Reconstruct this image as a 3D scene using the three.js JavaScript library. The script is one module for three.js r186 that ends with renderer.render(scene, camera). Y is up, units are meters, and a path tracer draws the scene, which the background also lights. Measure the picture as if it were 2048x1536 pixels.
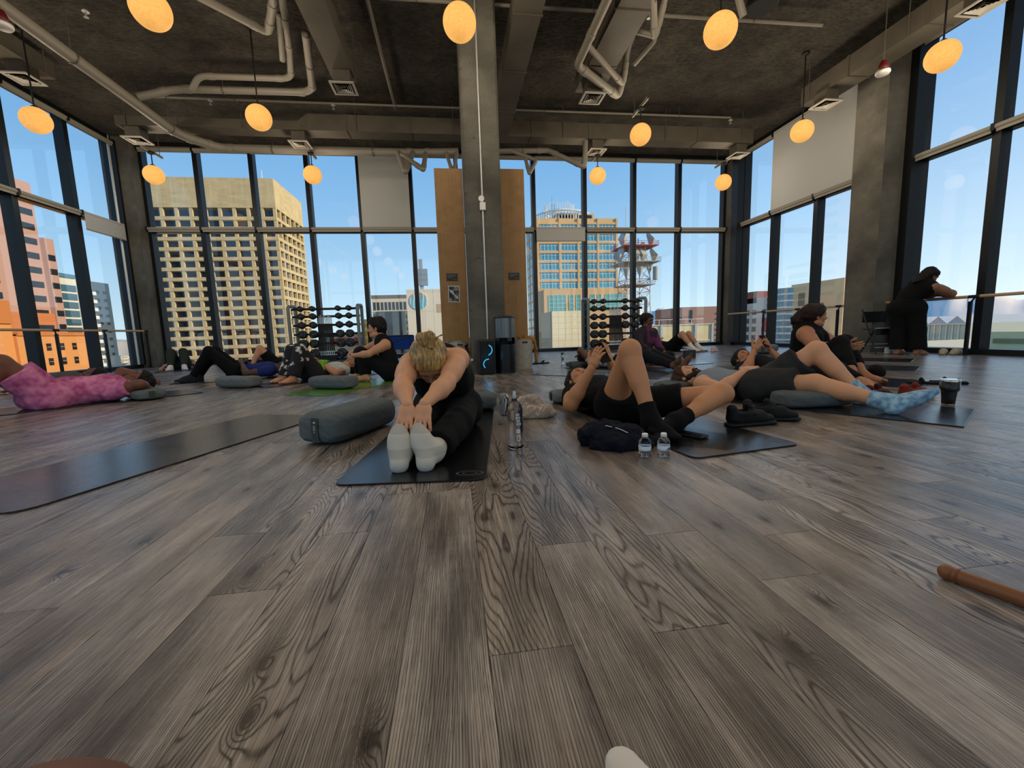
import * as THREE from 'three';
import { mergeGeometries } from 'three/addons/utils/BufferGeometryUtils.js';
import { RoundedBoxGeometry } from 'three/addons/geometries/RoundedBoxGeometry.js';
import { ImprovedNoise } from 'three/addons/math/ImprovedNoise.js';

// ------------------------------------------------------------------ camera, sky, sun, exposure
const scene = new THREE.Scene();
const DEG = Math.PI / 180;
const camera = new THREE.PerspectiveCamera(2 * Math.atan(768 / 836.8) / DEG, 2048 / 1536, 0.05, 12000);
camera.position.set(0, 0.6, 0);
camera.rotation.set(-7.09 * DEG, -7.6 * DEG, -1.86 * DEG, 'YXZ');
const SUN = new THREE.Vector3(0.84, 0.36, 0.36).normalize();
function skyTexture() {
  const W = 512, H = 256, d = new Float32Array(W * H * 4);
  const zen = [0.04, 0.22, 0.64], mid = [0.10, 0.46, 0.93], hor = [0.72, 0.95, 1.02], glow = [1.12, 1.10, 1.04];
  for (let j = 0; j < H; j++) for (let i = 0; i < W; i++) {
    const el = ((j + 0.5) / H - 0.5) * Math.PI, az = ((i + 0.5) / W - 0.5) * 2 * Math.PI;
    const x = Math.cos(el) * Math.cos(az), y = Math.sin(el), z = Math.cos(el) * Math.sin(az);
    const e = Math.max(0, y), a = Math.exp(-e * 4.4), b = Math.min(1, e / 0.9);
    const c = Math.max(0, x * SUN.x + y * SUN.y + z * SUN.z), g = 0.72 * Math.pow(c, 1.3) * Math.exp(-e * 3.2);
    const o = (j * W + i) * 4;
    for (let k = 0; k < 3; k++) {
      let v = mid[k] + (zen[k] - mid[k]) * b;
      v += (hor[k] - v) * a;
      d[o + k] = v * (1 - g * 0.5) + glow[k] * g;
    }
    d[o + 3] = 1;
  }
  const t = new THREE.DataTexture(d, W, H, THREE.RGBAFormat, THREE.FloatType);
  t.mapping = THREE.EquirectangularReflectionMapping; t.colorSpace = THREE.LinearSRGBColorSpace;
  t.magFilter = THREE.LinearFilter; t.needsUpdate = true;
  return t;
}
scene.background = skyTexture();
scene.environment = scene.background;
const sun = new THREE.DirectionalLight(new THREE.Color().setRGB(1.0, 0.78, 0.50), 4.6);
sun.position.copy(SUN).multiplyScalar(400); sun.castShadow = true;
sun.shadow.mapSize.set(4096, 4096);
Object.assign(sun.shadow.camera, { left: -300, right: 300, top: 300, bottom: -300, near: 1, far: 1200 });
scene.add(sun, sun.target);
const renderer = new THREE.WebGLRenderer({ antialias: true });
renderer.toneMapping = THREE.LinearToneMapping;
renderer.toneMappingExposure = 1.0;
renderer.shadowMap.enabled = true;
const LAMP_CD = 3.0;      // candela of one globe

// ------------------------------------------------------------------ helpers
let seed = 7;
const rnd = () => { seed = (seed * 1664525 + 1013904223) >>> 0; return seed / 4294967296; };
const rr = (a, b) => a + (b - a) * rnd();
const noise = new ImprovedNoise();
const N3 = (x, y, z) => noise.noise(x, y, z);
const M = (c, r = 0.8, m = 0, x = {}) => new THREE.MeshStandardMaterial({ color: c, roughness: r, metalness: m, ...x });
const MP = (c, r = 0.8, m = 0, x = {}) => new THREE.MeshPhysicalMaterial({ color: c, roughness: r, metalness: m, ...x });
const taken = {};
function numbered(n) { const k = taken[n] = (taken[n] ?? -1) + 1; return k ? n + '_' + String(k).padStart(3, '0') : n; }
function thing(name, label, category, pos = [0, 0, 0], turn = 0, group) {
  const o = new THREE.Group(); o.name = numbered(name); o.position.set(...pos); o.rotation.y = turn;
  o.userData = { label, category }; if (group) o.userData.group = group;
  scene.add(o); return o;
}
function struct(name, label) {
  const o = new THREE.Group(); o.name = name; o.userData = { kind: 'structure' }; if (label) { o.userData.label = label; }
  scene.add(o); return o;
}
function part(p, name, geo, mat, x = {}) {
  const m = new THREE.Mesh(Array.isArray(geo) ? merge(geo) : geo, mat); m.name = name; m.castShadow = m.receiveShadow = true;
  if (x.label) m.userData.label = x.label; if (x.kind) m.userData.kind = x.kind;
  p.add(m); return m;
}
function merge(l) {
  l = l.map(g => { g = g.index ? g.toNonIndexed() : g; for (const k of Object.keys(g.attributes)) if (!['position', 'normal', 'uv'].includes(k)) g.deleteAttribute(k);
    if (!g.attributes.uv) g.setAttribute('uv', new THREE.BufferAttribute(new Float32Array(g.attributes.position.count * 2), 2)); return g; });
  return mergeGeometries(l);
}
const V = (x, y, z) => new THREE.Vector3(x, y, z);
const A3 = a => Array.isArray(a) ? V(...a) : a.clone();
function bx(w, h, d, x = 0, y = 0, z = 0) {          // box centred at x, y, z; uv in metres
  const g = new THREE.BoxGeometry(w, h, d), u = g.attributes.uv, n = g.attributes.normal;
  for (let i = 0; i < u.count; i++) { const nx = Math.abs(n.getX(i)), ny = Math.abs(n.getY(i)); u.setXY(i, u.getX(i) * (nx > 0.5 ? d : w), u.getY(i) * (ny > 0.5 ? d : h)); }
  g.translate(x, y, z); return g;
}
const bb = (x0, x1, y0, y1, z0, z1) => bx(x1 - x0, y1 - y0, z1 - z0, (x0 + x1) / 2, (y0 + y1) / 2, (z0 + z1) / 2);
function rb(w, h, d, r = 0.01, x = 0, y = 0, z = 0, s = 2) { return new RoundedBoxGeometry(w, h, d, s, Math.min(r, w / 2.01, h / 2.01, d / 2.01)).translate(x, y, z); }
function cyl(r0, r1, h, x = 0, y = 0, z = 0, n = 20, open = false) { return new THREE.CylinderGeometry(r1, r0, h, n, 1, open).translate(x, y, z); }
function rod(a, b, r, n = 8, r2 = r) {                // straight bar between two points
  a = A3(a); b = A3(b); const d = b.clone().sub(a), g = new THREE.CylinderGeometry(r2, r, d.length(), n);
  g.applyQuaternion(new THREE.Quaternion().setFromUnitVectors(V(0, 1, 0), d.clone().normalize()));
  return g.translate((a.x + b.x) / 2, (a.y + b.y) / 2, (a.z + b.z) / 2);
}
function beam(a, b, w, h) {                           // rectangular bar between two points, h vertical-ish
  a = A3(a); b = A3(b); const d = b.clone().sub(a), g = new THREE.BoxGeometry(w, h, d.length());
  g.applyMatrix4(new THREE.Matrix4().lookAt(b, a, V(0, 1, 0)));
  return g.translate((a.x + b.x) / 2, (a.y + b.y) / 2, (a.z + b.z) / 2);
}
function tube(pts, r, n = 8, rad = 0.06, seg = 6) {   // pipe through points with rounded bends
  const p = pts.map(A3), path = new THREE.CurvePath();
  let last = p[0].clone();
  for (let i = 1; i < p.length; i++) {
    if (i === p.length - 1) { path.add(new THREE.LineCurve3(last, p[i])); break; }
    const q = Math.min(rad, p[i].distanceTo(last) * 0.45, p[i].distanceTo(p[i + 1]) * 0.45);
    const u = p[i].clone().sub(p[i - 1]).normalize(), w = p[i + 1].clone().sub(p[i]).normalize();
    const s = p[i].clone().addScaledVector(u, -q), e = p[i].clone().addScaledVector(w, q);
    path.add(new THREE.LineCurve3(last, s)); path.add(new THREE.QuadraticBezierCurve3(s, p[i].clone(), e)); last = e;
  }
  const P = [];
  for (const c of path.curves) { const k = c.isLineCurve3 ? 1 : seg; for (let i = P.length ? 1 : 0; i <= k; i++) P.push(c.getPoint(i / k)); }
  return sweep(P, r, n);
}
function sweep(P, r, n = 8, flat = 1, ref = V(0, 1, 0)) {   // round (or flattened) section along points; r number or function of 0..1
  const pos = [], idx = []; let N = null;
  for (let i = 0; i < P.length; i++) {
    const t = P[Math.min(i + 1, P.length - 1)].clone().sub(P[Math.max(i - 1, 0)]).normalize();
    if (!N) { N = ref.clone(); if (Math.abs(N.dot(t)) > 0.9) N = V(1, 0, 0); }
    N.addScaledVector(t, -N.dot(t)).normalize();
    const B = t.clone().cross(N), R = typeof r === 'function' ? r(i / (P.length - 1)) : r;
    for (let k = 0; k < n; k++) { const a = k / n * 2 * Math.PI, c = Math.cos(a) * R * flat, s = Math.sin(a) * R; pos.push(P[i].x + N.x * c + B.x * s, P[i].y + N.y * c + B.y * s, P[i].z + N.z * c + B.z * s); }
  }
  for (let i = 0; i < P.length - 1; i++) for (let k = 0; k < n; k++) { const a = i * n + k, b = i * n + (k + 1) % n; idx.push(a, b, b + n, a, b + n, a + n); }
  const c0 = pos.length / 3; pos.push(...P[0].toArray(), ...P[P.length - 1].toArray());
  const e = (P.length - 1) * n;
  for (let k = 0; k < n; k++) { idx.push(c0, (k + 1) % n, k); idx.push(c0 + 1, e + k, e + (k + 1) % n); }
  const g = new THREE.BufferGeometry(); g.setAttribute('position', new THREE.Float32BufferAttribute(pos, 3)); g.setIndex(idx); g.computeVertexNormals();
  return g;
}
const lathe = (pts, n = 28) => new THREE.LatheGeometry(pts.map(p => new THREE.Vector2(...p)), n);
function tex(w, h, fn, srgb = true, rep = [1, 1]) {   // fn(u, v, i, j) -> [r, g, b] in 0..255
  const d = new Uint8Array(w * h * 4);
  for (let j = 0; j < h; j++) for (let i = 0; i < w; i++) { const c = fn((i + 0.5) / w, (j + 0.5) / h, i, j), o = (j * w + i) * 4; for (let k = 0; k < 3; k++) d[o + k] = Math.max(0, Math.min(255, c[k] ?? c[0])); d[o + 3] = 255; }
  const t = new THREE.DataTexture(d, w, h); if (srgb) t.colorSpace = THREE.SRGBColorSpace;
  t.wrapS = t.wrapT = THREE.RepeatWrapping; t.magFilter = THREE.LinearFilter; t.minFilter = THREE.LinearMipmapLinearFilter; t.generateMipmaps = true; t.repeat.set(...rep); t.needsUpdate = true;
  return t;
}
// value noise that tiles with period p
const HASH = new Float32Array(65536); for (let i = 0; i < 65536; i++) HASH[i] = rnd();
function vn(x, y, px = 4096, py = 4096) {
  const xi = Math.floor(x), yi = Math.floor(y), fx = x - xi, fy = y - yi, u = fx * fx * (3 - 2 * fx), v = fy * fy * (3 - 2 * fy);
  const h = (a, b) => HASH[((((a % px) + px) % px) * 157 + (((b % py) + py) % py) * 7919) & 65535];
  const a = h(xi, yi), b = h(xi + 1, yi), c = h(xi, yi + 1), d = h(xi + 1, yi + 1);
  return a + (b - a) * u + (c - a) * v + (a - b - c + d) * u * v;
}
const fbm = (x, y, p, q, o = 4) => { let s = 0, a = 0.5, t = 0; for (let i = 0; i < o; i++) { s += a * vn(x, y, p, q); t += a; x *= 2; y *= 2; p *= 2; q *= 2; a *= 0.5; } return s / t; };
// ------------------------------------------------------------------ the room: floor of planks
const XL = -7.94, XR = 8.4, ZB = -12.1, ZF = 4.2, HC = 5.5, HT = 3.42;      // side walls, window wall, rear wall, ceiling, transom
const PW = 0.1625, PL = 1.5, TL = 1.72, NS = 8;
const knots = []; for (let s = 0; s < NS; s++) { knots.push([]); const k = s % 3 === 1 ? 2 : s % 3 === 2 ? 1 : 0; for (let i = 0; i < k; i++) knots[s].push([rr(0.15, 1.5), rr(0.03, 0.13)]); }
const woodField = new Float32Array(2048 * 1408);
const woodMap = tex(2048, 1408, (u, v, i, j) => {
  const s = Math.min(NS - 1, Math.floor(v * NS)), x = u * TL, y = (v * NS - s) * PW;
  const cath = s % 2, base = cath ? 9 : 38, amp = cath ? 27 : 12;
  let F = base * (y / PW) + amp * fbm(x * 1.15 + 17.3 * s, y * 6.5 + 31.7 * s, 4096, 4096, 3) + 0.5 * fbm(x * 9, y * 60 + s, 4096, 4096, 2), dark = 0;
  for (const [kx, ky] of knots[s]) { const d2 = ((x - kx) * 0.42) ** 2 + (y - ky) ** 2; F += 5.5 * Math.exp(-d2 / 0.00042); dark += 0.5 * Math.exp(-d2 / 0.00005) + 0.22 * Math.exp(-d2 / 0.0005); }
  const ring = Math.abs(Math.sin(Math.PI * F)), patch = fbm(x * 2.0 + s * 5, y * 11 + s * 3, 4096, 4096, 3), blot = fbm(x * 5 + s * 3, y * 16 + s, 4096, 4096, 3);
  const pore = vn(x * 14 + s * 71, y * 900), pore2 = vn(x * 30 + s * 13, y * 1100 + 50), wear = vn(x * 7 + s * 31, y * 480 + 9), brk = vn(x * 46, y * 260 + s * 9);
  let t = 0.44 + 0.34 * (patch - 0.5) + 0.38 * (blot - 0.5) - dark;
  t += 0.10 * (ring - 0.5); t -= (ring < 0.55 ? (0.55 - ring) * 0.8 : 0) * (0.35 + 0.65 * brk);
  if (pore < 0.4) t -= (0.4 - pore) * 0.5; if (pore2 < 0.32) t -= (0.32 - pore2) * 0.6;
  if (wear > 0.5 && ring > 0.35) t += (wear - 0.5) * 0.42;
  t = Math.max(0, Math.min(1, t));
  woodField[j * 2048 + i] = Math.max(0, Math.min(1, 0.6 - (ring < 0.5 ? (0.5 - ring) * 0.7 : 0) - (pore < 0.4 ? (0.4 - pore) * 1.2 : 0) + (wear > 0.6 ? (wear - 0.6) * 0.6 : 0)));
  const w = 0.5 + 1.4 * (patch - 0.5);
  return [50 + 176 * t + 5 * w, 45 + 174 * t + 1 * w, 40 + 170 * t - 3 * w];
});
const woodBump = tex(2048, 1408, (u, v, i, j) => { const h = woodField[j * 2048 + i] * 255; return [h, h, h]; }, false);
const woodRough = tex(2048, 1408, (u, v, i, j) => { const h = 88 - woodField[j * 2048 + i] * 30; return [h, h, h]; }, false);
const plankMats = [[1, 1, 1], [0.88, 0.87, 0.87], [1.1, 1.11, 1.12], [0.96, 0.92, 0.88], [0.8, 0.8, 0.82], [1.02, 0.98, 0.94]].map(c => { const m = MP(0xffffff, 1, 0, { map: woodMap, bumpMap: woodBump, bumpScale: 0.0006, roughnessMap: woodRough, specularIntensity: 0.9 }); m.color.setRGB(...c); return m; });
function plankGeo(len, s, off, flip) {
  const a = PW / 2 - 0.0004, l = len / 2 - 0.0004, c = 0.0011, pos = [], uv = [], nor = [];
  const P = (x, y, z) => { pos.push(x, y, z); const q = (z + l) / TL + off; uv.push(flip ? Math.min(0.995, 2 * off + len / TL - q + 0) : q, (s + 0.02 + 0.96 * (x + a) / (2 * a)) / NS); };
  const Q = (p, n) => { for (const k of [0, 1, 2, 0, 2, 3]) { P(...p[k]); nor.push(...n); } };
  Q([[-a + c, 0, l - c], [a - c, 0, l - c], [a - c, 0, -l + c], [-a + c, 0, -l + c]], [0, 1, 0]);
  const k = Math.SQRT1_2;
  Q([[-a, -c, l], [-a + c, 0, l - c], [-a + c, 0, -l + c], [-a, -c, -l]], [-k, k, 0]);
  Q([[a - c, 0, l - c], [a, -c, l], [a, -c, -l], [a - c, 0, -l + c]], [k, k, 0]);
  Q([[-a, -c, l], [a, -c, l], [a - c, 0, l - c], [-a + c, 0, l - c]], [0, k, k]);
  Q([[a, -c, -l], [-a, -c, -l], [-a + c, 0, -l + c], [a - c, 0, -l + c]], [0, k, -k]);
  for (const [x0, z0, x1, z1, n] of [[-a, -l, -a, l, [-1, 0, 0]], [a, l, a, -l, [1, 0, 0]], [-a, l, a, l, [0, 0, 1]], [a, -l, -a, -l, [0, 0, -1]]]) Q([[x0, -0.006, z0], [x1, -0.006, z1], [x1, -c, z1], [x0, -c, z0]], n);
  const g = new THREE.BufferGeometry();
  g.setAttribute('position', new THREE.Float32BufferAttribute(pos, 3)); g.setAttribute('normal', new THREE.Float32BufferAttribute(nor, 3)); g.setAttribute('uv', new THREE.Float32BufferAttribute(uv, 2));
  return g;
}
const floor = struct('floor', 'grey brown wood plank floor');
part(floor, 'subfloor', bb(XL - 0.3, XR + 0.3, -0.3, -0.0062, ZB - 0.3, ZF + 0.2), M(0x16130f, 0.95));
{
  const joint = { 0: -0.716, 1: -1.095, 2: -0.718, 3: -1.092, 4: -0.836, 5: -1.026, 6: -1.247, 7: -0.791, 8: -1.022, 9: -1.379, '-2': -1.578, '-3': -1.285, '-4': -1.019, '-5': -1.345, '-7': -1.037 };
  const variants = []; for (let s = 0; s < NS; s++) for (const off of [0.003, 0.11]) for (const f of [0, 1]) variants.push(plankGeo(PL, s, off, f));
  const short = {}, all = [];
  for (let n = Math.ceil((XL - 0.1 - 0.036) / PW); 0.036 + n * PW < XR + 0.05; n++) {
    const x = 0.036 + (n + 0.5) * PW, zj = joint[n] ?? rr(-1.5, 0);
    for (let k = -11; k <= 5; k++) {
      const z0 = zj + k * PL, zc = z0 + PL / 2; if (z0 < ZB - PL - 0.1 || z0 > ZF) continue;
      all.push([x, zc, Math.floor(rnd() * variants.length), Math.floor(rnd() * 6)]);
    }
  }
  // nearest in view first: those that show largest
  const inView = ([x, z]) => { const d = Math.hypot(x, z + 0.1), az = Math.atan2(x, -z) / DEG - 7.6; return (z < 0.15 && Math.abs(az) < 62 ? 0 : 20) + d; };
  all.sort((p, q) => inView(p) - inView(q));
  all.slice(0, 300).forEach(([x, z, v, m]) => part(floor, 'plank', variants[v], plankMats[m]).position.set(x, 0, z));
  for (let m = 0; m < 6; m++) {
    const l = all.slice(300).filter(p => p[3] === m).map(([x, z, v]) => variants[v].clone().translate(x, 0, z));
    part(floor, 'planks', mergeGeometries(l), plankMats[m], { kind: 'stuff' });
  }
}
// ------------------------------------------------------------------ ceiling, columns, rear wall
const ceilTex = tex(512, 512, (u, v) => { const a = fbm(u * 40, v * 90, 40, 90, 3), b = fbm(u * 8, v * 10, 8, 10, 3), f = 34 + 46 * a + 34 * (b - 0.5); return [f * 1.05, f * 0.98, f * 0.84]; }, true, [0.5, 0.5]);
const ceilBump = tex(512, 512, (u, v) => { const a = fbm(u * 34, v * 80, 34, 80, 4) * 255; return [a, a, a]; }, false, [0.5, 0.5]);
const ceilMat = M(0xffffff, 0.98, 0, { map: ceilTex, bumpMap: ceilBump, bumpScale: 0.03 });
const ceiling = struct('ceiling', 'dark sprayed fibre ceiling');
part(ceiling, 'ceiling_slab', bb(XL - 0.3, XR + 0.3, HC, HC + 0.35, ZB - 0.3, ZF + 0.3), ceilMat);
const concTex = tex(512, 512, (u, v) => { const a = fbm(u * 6, v * 6, 6, 6, 5), b = vn(u * 160, v * 160, 160, 160), c = fbm(u * 3 + 9, v * 14, 3, 14, 3); const pit = vn(u * 70 + 3, v * 70, 70, 70) > 0.93 ? -26 : 0; const f = 118 + 50 * (a - 0.5) + 10 * (b - 0.5) + 22 * (c - 0.5) + pit; return [f, f * 0.985, f * 0.93]; }, true, [0.6, 0.6]);
const concBump = tex(256, 256, (u, v) => { const f = 140 + 60 * (fbm(u * 24, v * 24, 24, 24, 3) - 0.5) - (vn(u * 36, v * 36, 36, 36) > 0.92 ? 90 : 0); return [f, f, f]; }, false, [0.6, 0.6]);
const conc = M(0xbcbab3, 0.9, 0, { map: concTex, bumpMap: concBump, bumpScale: 0.004 });
const wallMat = M(0x8d8880, 0.9), metalDark = M(0x15191c, 0.42, 0.35), metalGrey = M(0x4a5054, 0.5, 0.4);
const beige = M(0x8f8b7e, 0.65), shadeCloth = MP(0xc6c8c5, 1, 0, { transmission: 0.3, thickness: 0 });
const wallRear = struct('wall_rear', 'wall behind the camera with glazing added for fill light');  // unseen wall, glazing added for light from behind the camera
part(wallRear, 'sill_wall', bb(XL - 0.3, XR + 0.3, 0, 0.09, ZF, ZF + 0.25), M(0xb0aca4, 0.9));
part(wallRear, 'head_wall', bb(XL - 0.3, XR + 0.3, HC - 0.1, HC, ZF, ZF + 0.25), M(0xb0aca4, 0.9));

function chamferBox(w, h, d, c, x, y, z) {            // column with chamfered vertical edges
  const s = new THREE.Shape(), a = w / 2, b = d / 2;
  s.moveTo(-a + c, -b); s.lineTo(a - c, -b); s.lineTo(a, -b + c); s.lineTo(a, b - c); s.lineTo(a - c, b); s.lineTo(-a + c, b); s.lineTo(-a, b - c); s.lineTo(-a, -b + c);
  return new THREE.ExtrudeGeometry(s, { depth: h, bevelEnabled: false }).rotateX(-Math.PI / 2).translate(x, y, z);
}
const colC = struct('wall_centre', 'square concrete column');
part(colC, 'column', chamferBox(0.53, HC, 0.6, 0.03, 0.515, 0, -6.66), conc);
const plyTex = tex(256, 512, (u, v) => { const a = fbm(u * 5, v * 30, 5, 30, 3), b = vn(u * 90, v * 6, 90, 6); const f = 1 + 0.16 * (a - 0.5) + 0.12 * (b - 0.5); return [150 * f, 112 * f, 62 * f]; }, true, [1.6, 0.4]);
const ply = M(0xffffff, 0.55, 0, { map: plyTex });
part(struct('wall_wing_left', 'timber clad wing wall'), 'timber_panel', bb(-0.19, 0.25, 0, 3.18, -7.25, -7.0), ply);
part(struct('wall_wing_right', 'timber clad wing wall'), 'timber_panel', bb(0.78, 1.235, 0, 3.19, -7.25, -7.0), ply);
const galv = M(0xbfc3c2, 0.4, 0.5), white = M(0xe8e6df, 0.6), black = M(0x0b0c0d, 0.5);
part(colC, 'conduit', rod([0.50, 0.4, -6.345], [0.50, HC, -6.345], 0.013, 8), galv);
part(colC, 'junction_box', rb(0.085, 0.11, 0.05, 0.008, 0.50, 2.42, -6.335), white);
part(colC, 'sensor_disc', new THREE.CylinderGeometry(0.042, 0.042, 0.03, 20).rotateX(Math.PI / 2).translate(0.485, 2.53, -6.345), white);

const wl = struct('wall_left', 'glazed left wall'), wr = struct('wall_right', 'glazed right wall'), wb = struct('wall_back', 'glazed end wall');
part(wb, 'corner_column', bb(XL, -7.47, 0, HC, ZB - 0.1, -11.72), conc);
part(wb, 'corner_column', bb(8.2, XR + 0.1, 0, HC, ZB - 0.1, -11.62), conc);
part(struct('wall_pier_right', 'concrete column at the right wall'), 'column', bb(7.75, XR + 0.2, 0, HC, -7.52, -6.92), conc);
part(wl, 'downpipe', rod([-7.86, 0, -11.66], [-7.86, HC, -11.66], 0.03, 10), galv);
part(wr, 'downpipe', rod([8.15, 0.2, -11.6], [8.15, HC, -11.6], 0.02, 8), galv);
for (const [w, g] of [[wb, bb(XL, XR, HC - 0.1, HC, ZB - 0.15, ZB + 0.12)], [wl, bb(XL - 0.15, XL + 0.1, HC - 0.1, HC, ZB, ZF)], [wr, bb(XR - 0.1, XR + 0.15, HC - 0.1, HC, ZB, ZF)]]) part(w, 'head_rail', g, metalDark);
for (const [w, g] of [[wb, bb(XL, XR, 0, 0.09, ZB - 0.15, ZB + 0.14)], [wl, bb(XL - 0.15, XL + 0.14, 0, 0.09, ZB, ZF)], [wr, bb(XR - 0.14, XR + 0.15, 0, 0.09, ZB, ZF)]]) part(w, 'sill_rail', g, metalDark);
part(wl, 'solid_wall', bb(XL - 0.25, XL, 0, HC, 2.05, ZF), wallMat);
part(wr, 'solid_wall', bb(XR, XR + 0.25, 0, HC, 2.05, ZF), wallMat);

// windows: one frame per bay, an upper and a lower pane, rolled shades in their boxes
const glassMat = MP(0xffffff, 0.02, 0, { transmission: 1, thickness: 0, ior: 1.45 });
let winN = 0;
function windowBay(a, b, wall, o = {}) {              // a, b: ends along the wall; local x along wall, z towards the room
  const w = struct('window_' + (++winN));
  const L = b - a, H = HC - 0.1;
  if (wall === 'back') { w.position.set((a + b) / 2, 0, ZB); }
  if (wall === 'left') { w.position.set(XL, 0, (a + b) / 2); w.rotation.y = Math.PI / 2; }
  if (wall === 'right') { w.position.set(XR, 0, (a + b) / 2); w.rotation.y = -Math.PI / 2; }
  if (wall === 'rear') { w.position.set((a + b) / 2, 0, ZF); w.rotation.y = Math.PI; }
  const m = 0.055;
  if (!o.noL) part(w, 'mullion', bb(-L / 2 - m, -L / 2 + m, 0.09, H, -0.1, 0.1), metalDark);
  if (!o.noR) part(w, 'mullion', bb(L / 2 - m, L / 2 + m, 0.09, H, -0.1, 0.1), metalDark);
  part(w, 'transom', bb(-L / 2 + m, L / 2 - m, HT - 0.05, HT + 0.03, -0.1, 0.06), metalDark);
  part(w, 'pane', bb(-L / 2 + m - 0.01, L / 2 - m + 0.01, 0.08, HT - 0.04, -0.006, 0), glassMat);
  part(w, 'pane', bb(-L / 2 + m - 0.01, L / 2 - m + 0.01, HT + 0.02, H + 0.01, -0.006, 0), glassMat);
  if (o.bare) return w;
  for (const y of [HC - 0.17, HT + 0.02]) {
    part(w, 'shade_roll', new THREE.CylinderGeometry(0.042, 0.042, L - 0.03, 14).rotateZ(Math.PI / 2).translate(0, y, 0.15), beige);
    part(w, 'shade_bar', rb(L - 0.06, 0.05, 0.02, 0.008, 0, y - 0.055, 0.16), beige);
    for (const sgn of [-1, 1]) part(w, 'bracket', bb(sgn * (L / 2 - 0.01) - 0.012, sgn * (L / 2 - 0.01) + 0.012, y - 0.05, y + 0.05, 0.02, 0.2), metalDark);
  }
  return w;
}
const BM = [-7.45, -6.205, -4.909, -3.578, -2.293, -0.967, 0.258, 1.35, 2.382, 3.859, 5.335, 6.724, 8.171];
for (let i = 0; i < BM.length - 1; i++) windowBay(BM[i], BM[i + 1], 'back', { noL: i > 0 });
const LM = [-11.72, -10.5, -9.17, -7.84, -6.51, -5.18, -3.85, -2.52, -1.19, 0.14, 1.2, 2.05];
for (let i = 0; i < LM.length - 1; i++) windowBay(LM[i], LM[i + 1], 'left', { noR: i > 0 });
const RM = [-11.4, -10.24, -8.92, -7.52]; for (let i = 0; i < RM.length - 1; i++) windowBay(RM[i], RM[i + 1], 'right', { noL: i > 0 });
for (let i = 0; i < 11; i++) windowBay(XL + 0.2 + i * 1.44, XL + 0.2 + (i + 1) * 1.44, 'rear', { bare: 1, noR: i > 0 });  // unseen rear panes added to brighten the interior
const RM2 = [-6.92, -5.69, -4.4, -3.1, -1.8, -0.5, 0.8, 2.05]; for (let i = 0; i < RM2.length - 1; i++) windowBay(RM2[i], RM2[i + 1], 'right', { noL: i > 0 });
part(wr, 'dark_jamb', bb(8.16, XR + 0.12, 0.09, HC - 0.1, -6.92, -6.78), metalDark);
part(wr, 'dark_jamb', bb(8.1, XR + 0.12, 0.09, HC - 0.1, -11.62, -11.36), metalDark);
part(wl, 'dark_jamb', bb(XL - 0.12, XL + 0.2, 0.09, HC - 0.1, -11.74, -11.66), metalDark);
function shade(label, wall, a, b, y0, y1) {           // lowered roller shade: cloth with a hem bar
  const t = thing('roller_shade', label, 'shade'), L = b - a - 0.07, c = (a + b) / 2;
  if (wall === 'back') t.position.set(c, 0, ZB); else { t.position.set(wall === 'left' ? XL : XR, 0, c); t.rotation.y = wall === 'left' ? Math.PI / 2 : -Math.PI / 2; }
  part(t, 'cloth', bb(-L / 2, L / 2, y0, y1, 0.188, 0.1905), shadeCloth);
  part(t, 'hem_bar', rb(L, 0.03, 0.014, 0.005, 0, y0, 0.189), beige);
}
shade('pale grey roller shade fully lowered over upper pane left of the timber wing', 'back', BM[4], BM[5], HT + 0.05, HC - 0.13);
shade('short strip of roller shade under the transom before the blue glass tower', 'back', BM[8], BM[9], HT - 0.32, HT + 0.06);
shade('short strip of roller shade under the transom on the left window wall', 'left', LM[0], LM[1], HT - 0.32, HT + 0.06);
shade('wide pale roller shade lowered over two upper panes beside the right concrete column', 'right', RM[1], RM[3], HT + 0.05, HC - 0.13);
// ------------------------------------------------------------------ ducts, pipes and fittings under the ceiling
const ductTex = tex(256, 256, (u, v) => { const f = 150 + 26 * (fbm(u * 5, v * 5, 5, 5, 4) - 0.5) + 8 * (vn(u * 90, v * 90, 90, 90) - 0.5); return [f, f * 0.975, f * 0.92]; }, true, [0.7, 0.7]);
const duct = M(0x9f9a8f, 0.6, 0.15, { map: ductTex }), pipeM = M(0x8f897d, 0.55, 0.1), rodM = M(0x6e6a62, 0.5, 0.5);
const DB = 4.83, DT = 5.15;
function seams(t, axis, from, to, step, x0, x1, y0, y1, z0, z1) {       // flanges round a duct
  for (let p = from; axis === 'x' ? p < to : p > to; p += step) part(t, 'flange', axis === 'x' ? bb(p - 0.012, p + 0.012, y0 - 0.012, y1 + 0.012, z0 - 0.012, z1 + 0.012) : bb(x0 - 0.012, x1 + 0.012, y0 - 0.012, y1 + 0.012, p - 0.012, p + 0.012), duct);
}
function hanger(t, x, z, y) { part(t, 'hanger_rod', rod([x, y, z], [x, HC, z], 0.007, 6), rodM); }
const diffWhite = M(0xaaa69b, 0.6, 0, { side: THREE.DoubleSide });
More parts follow.
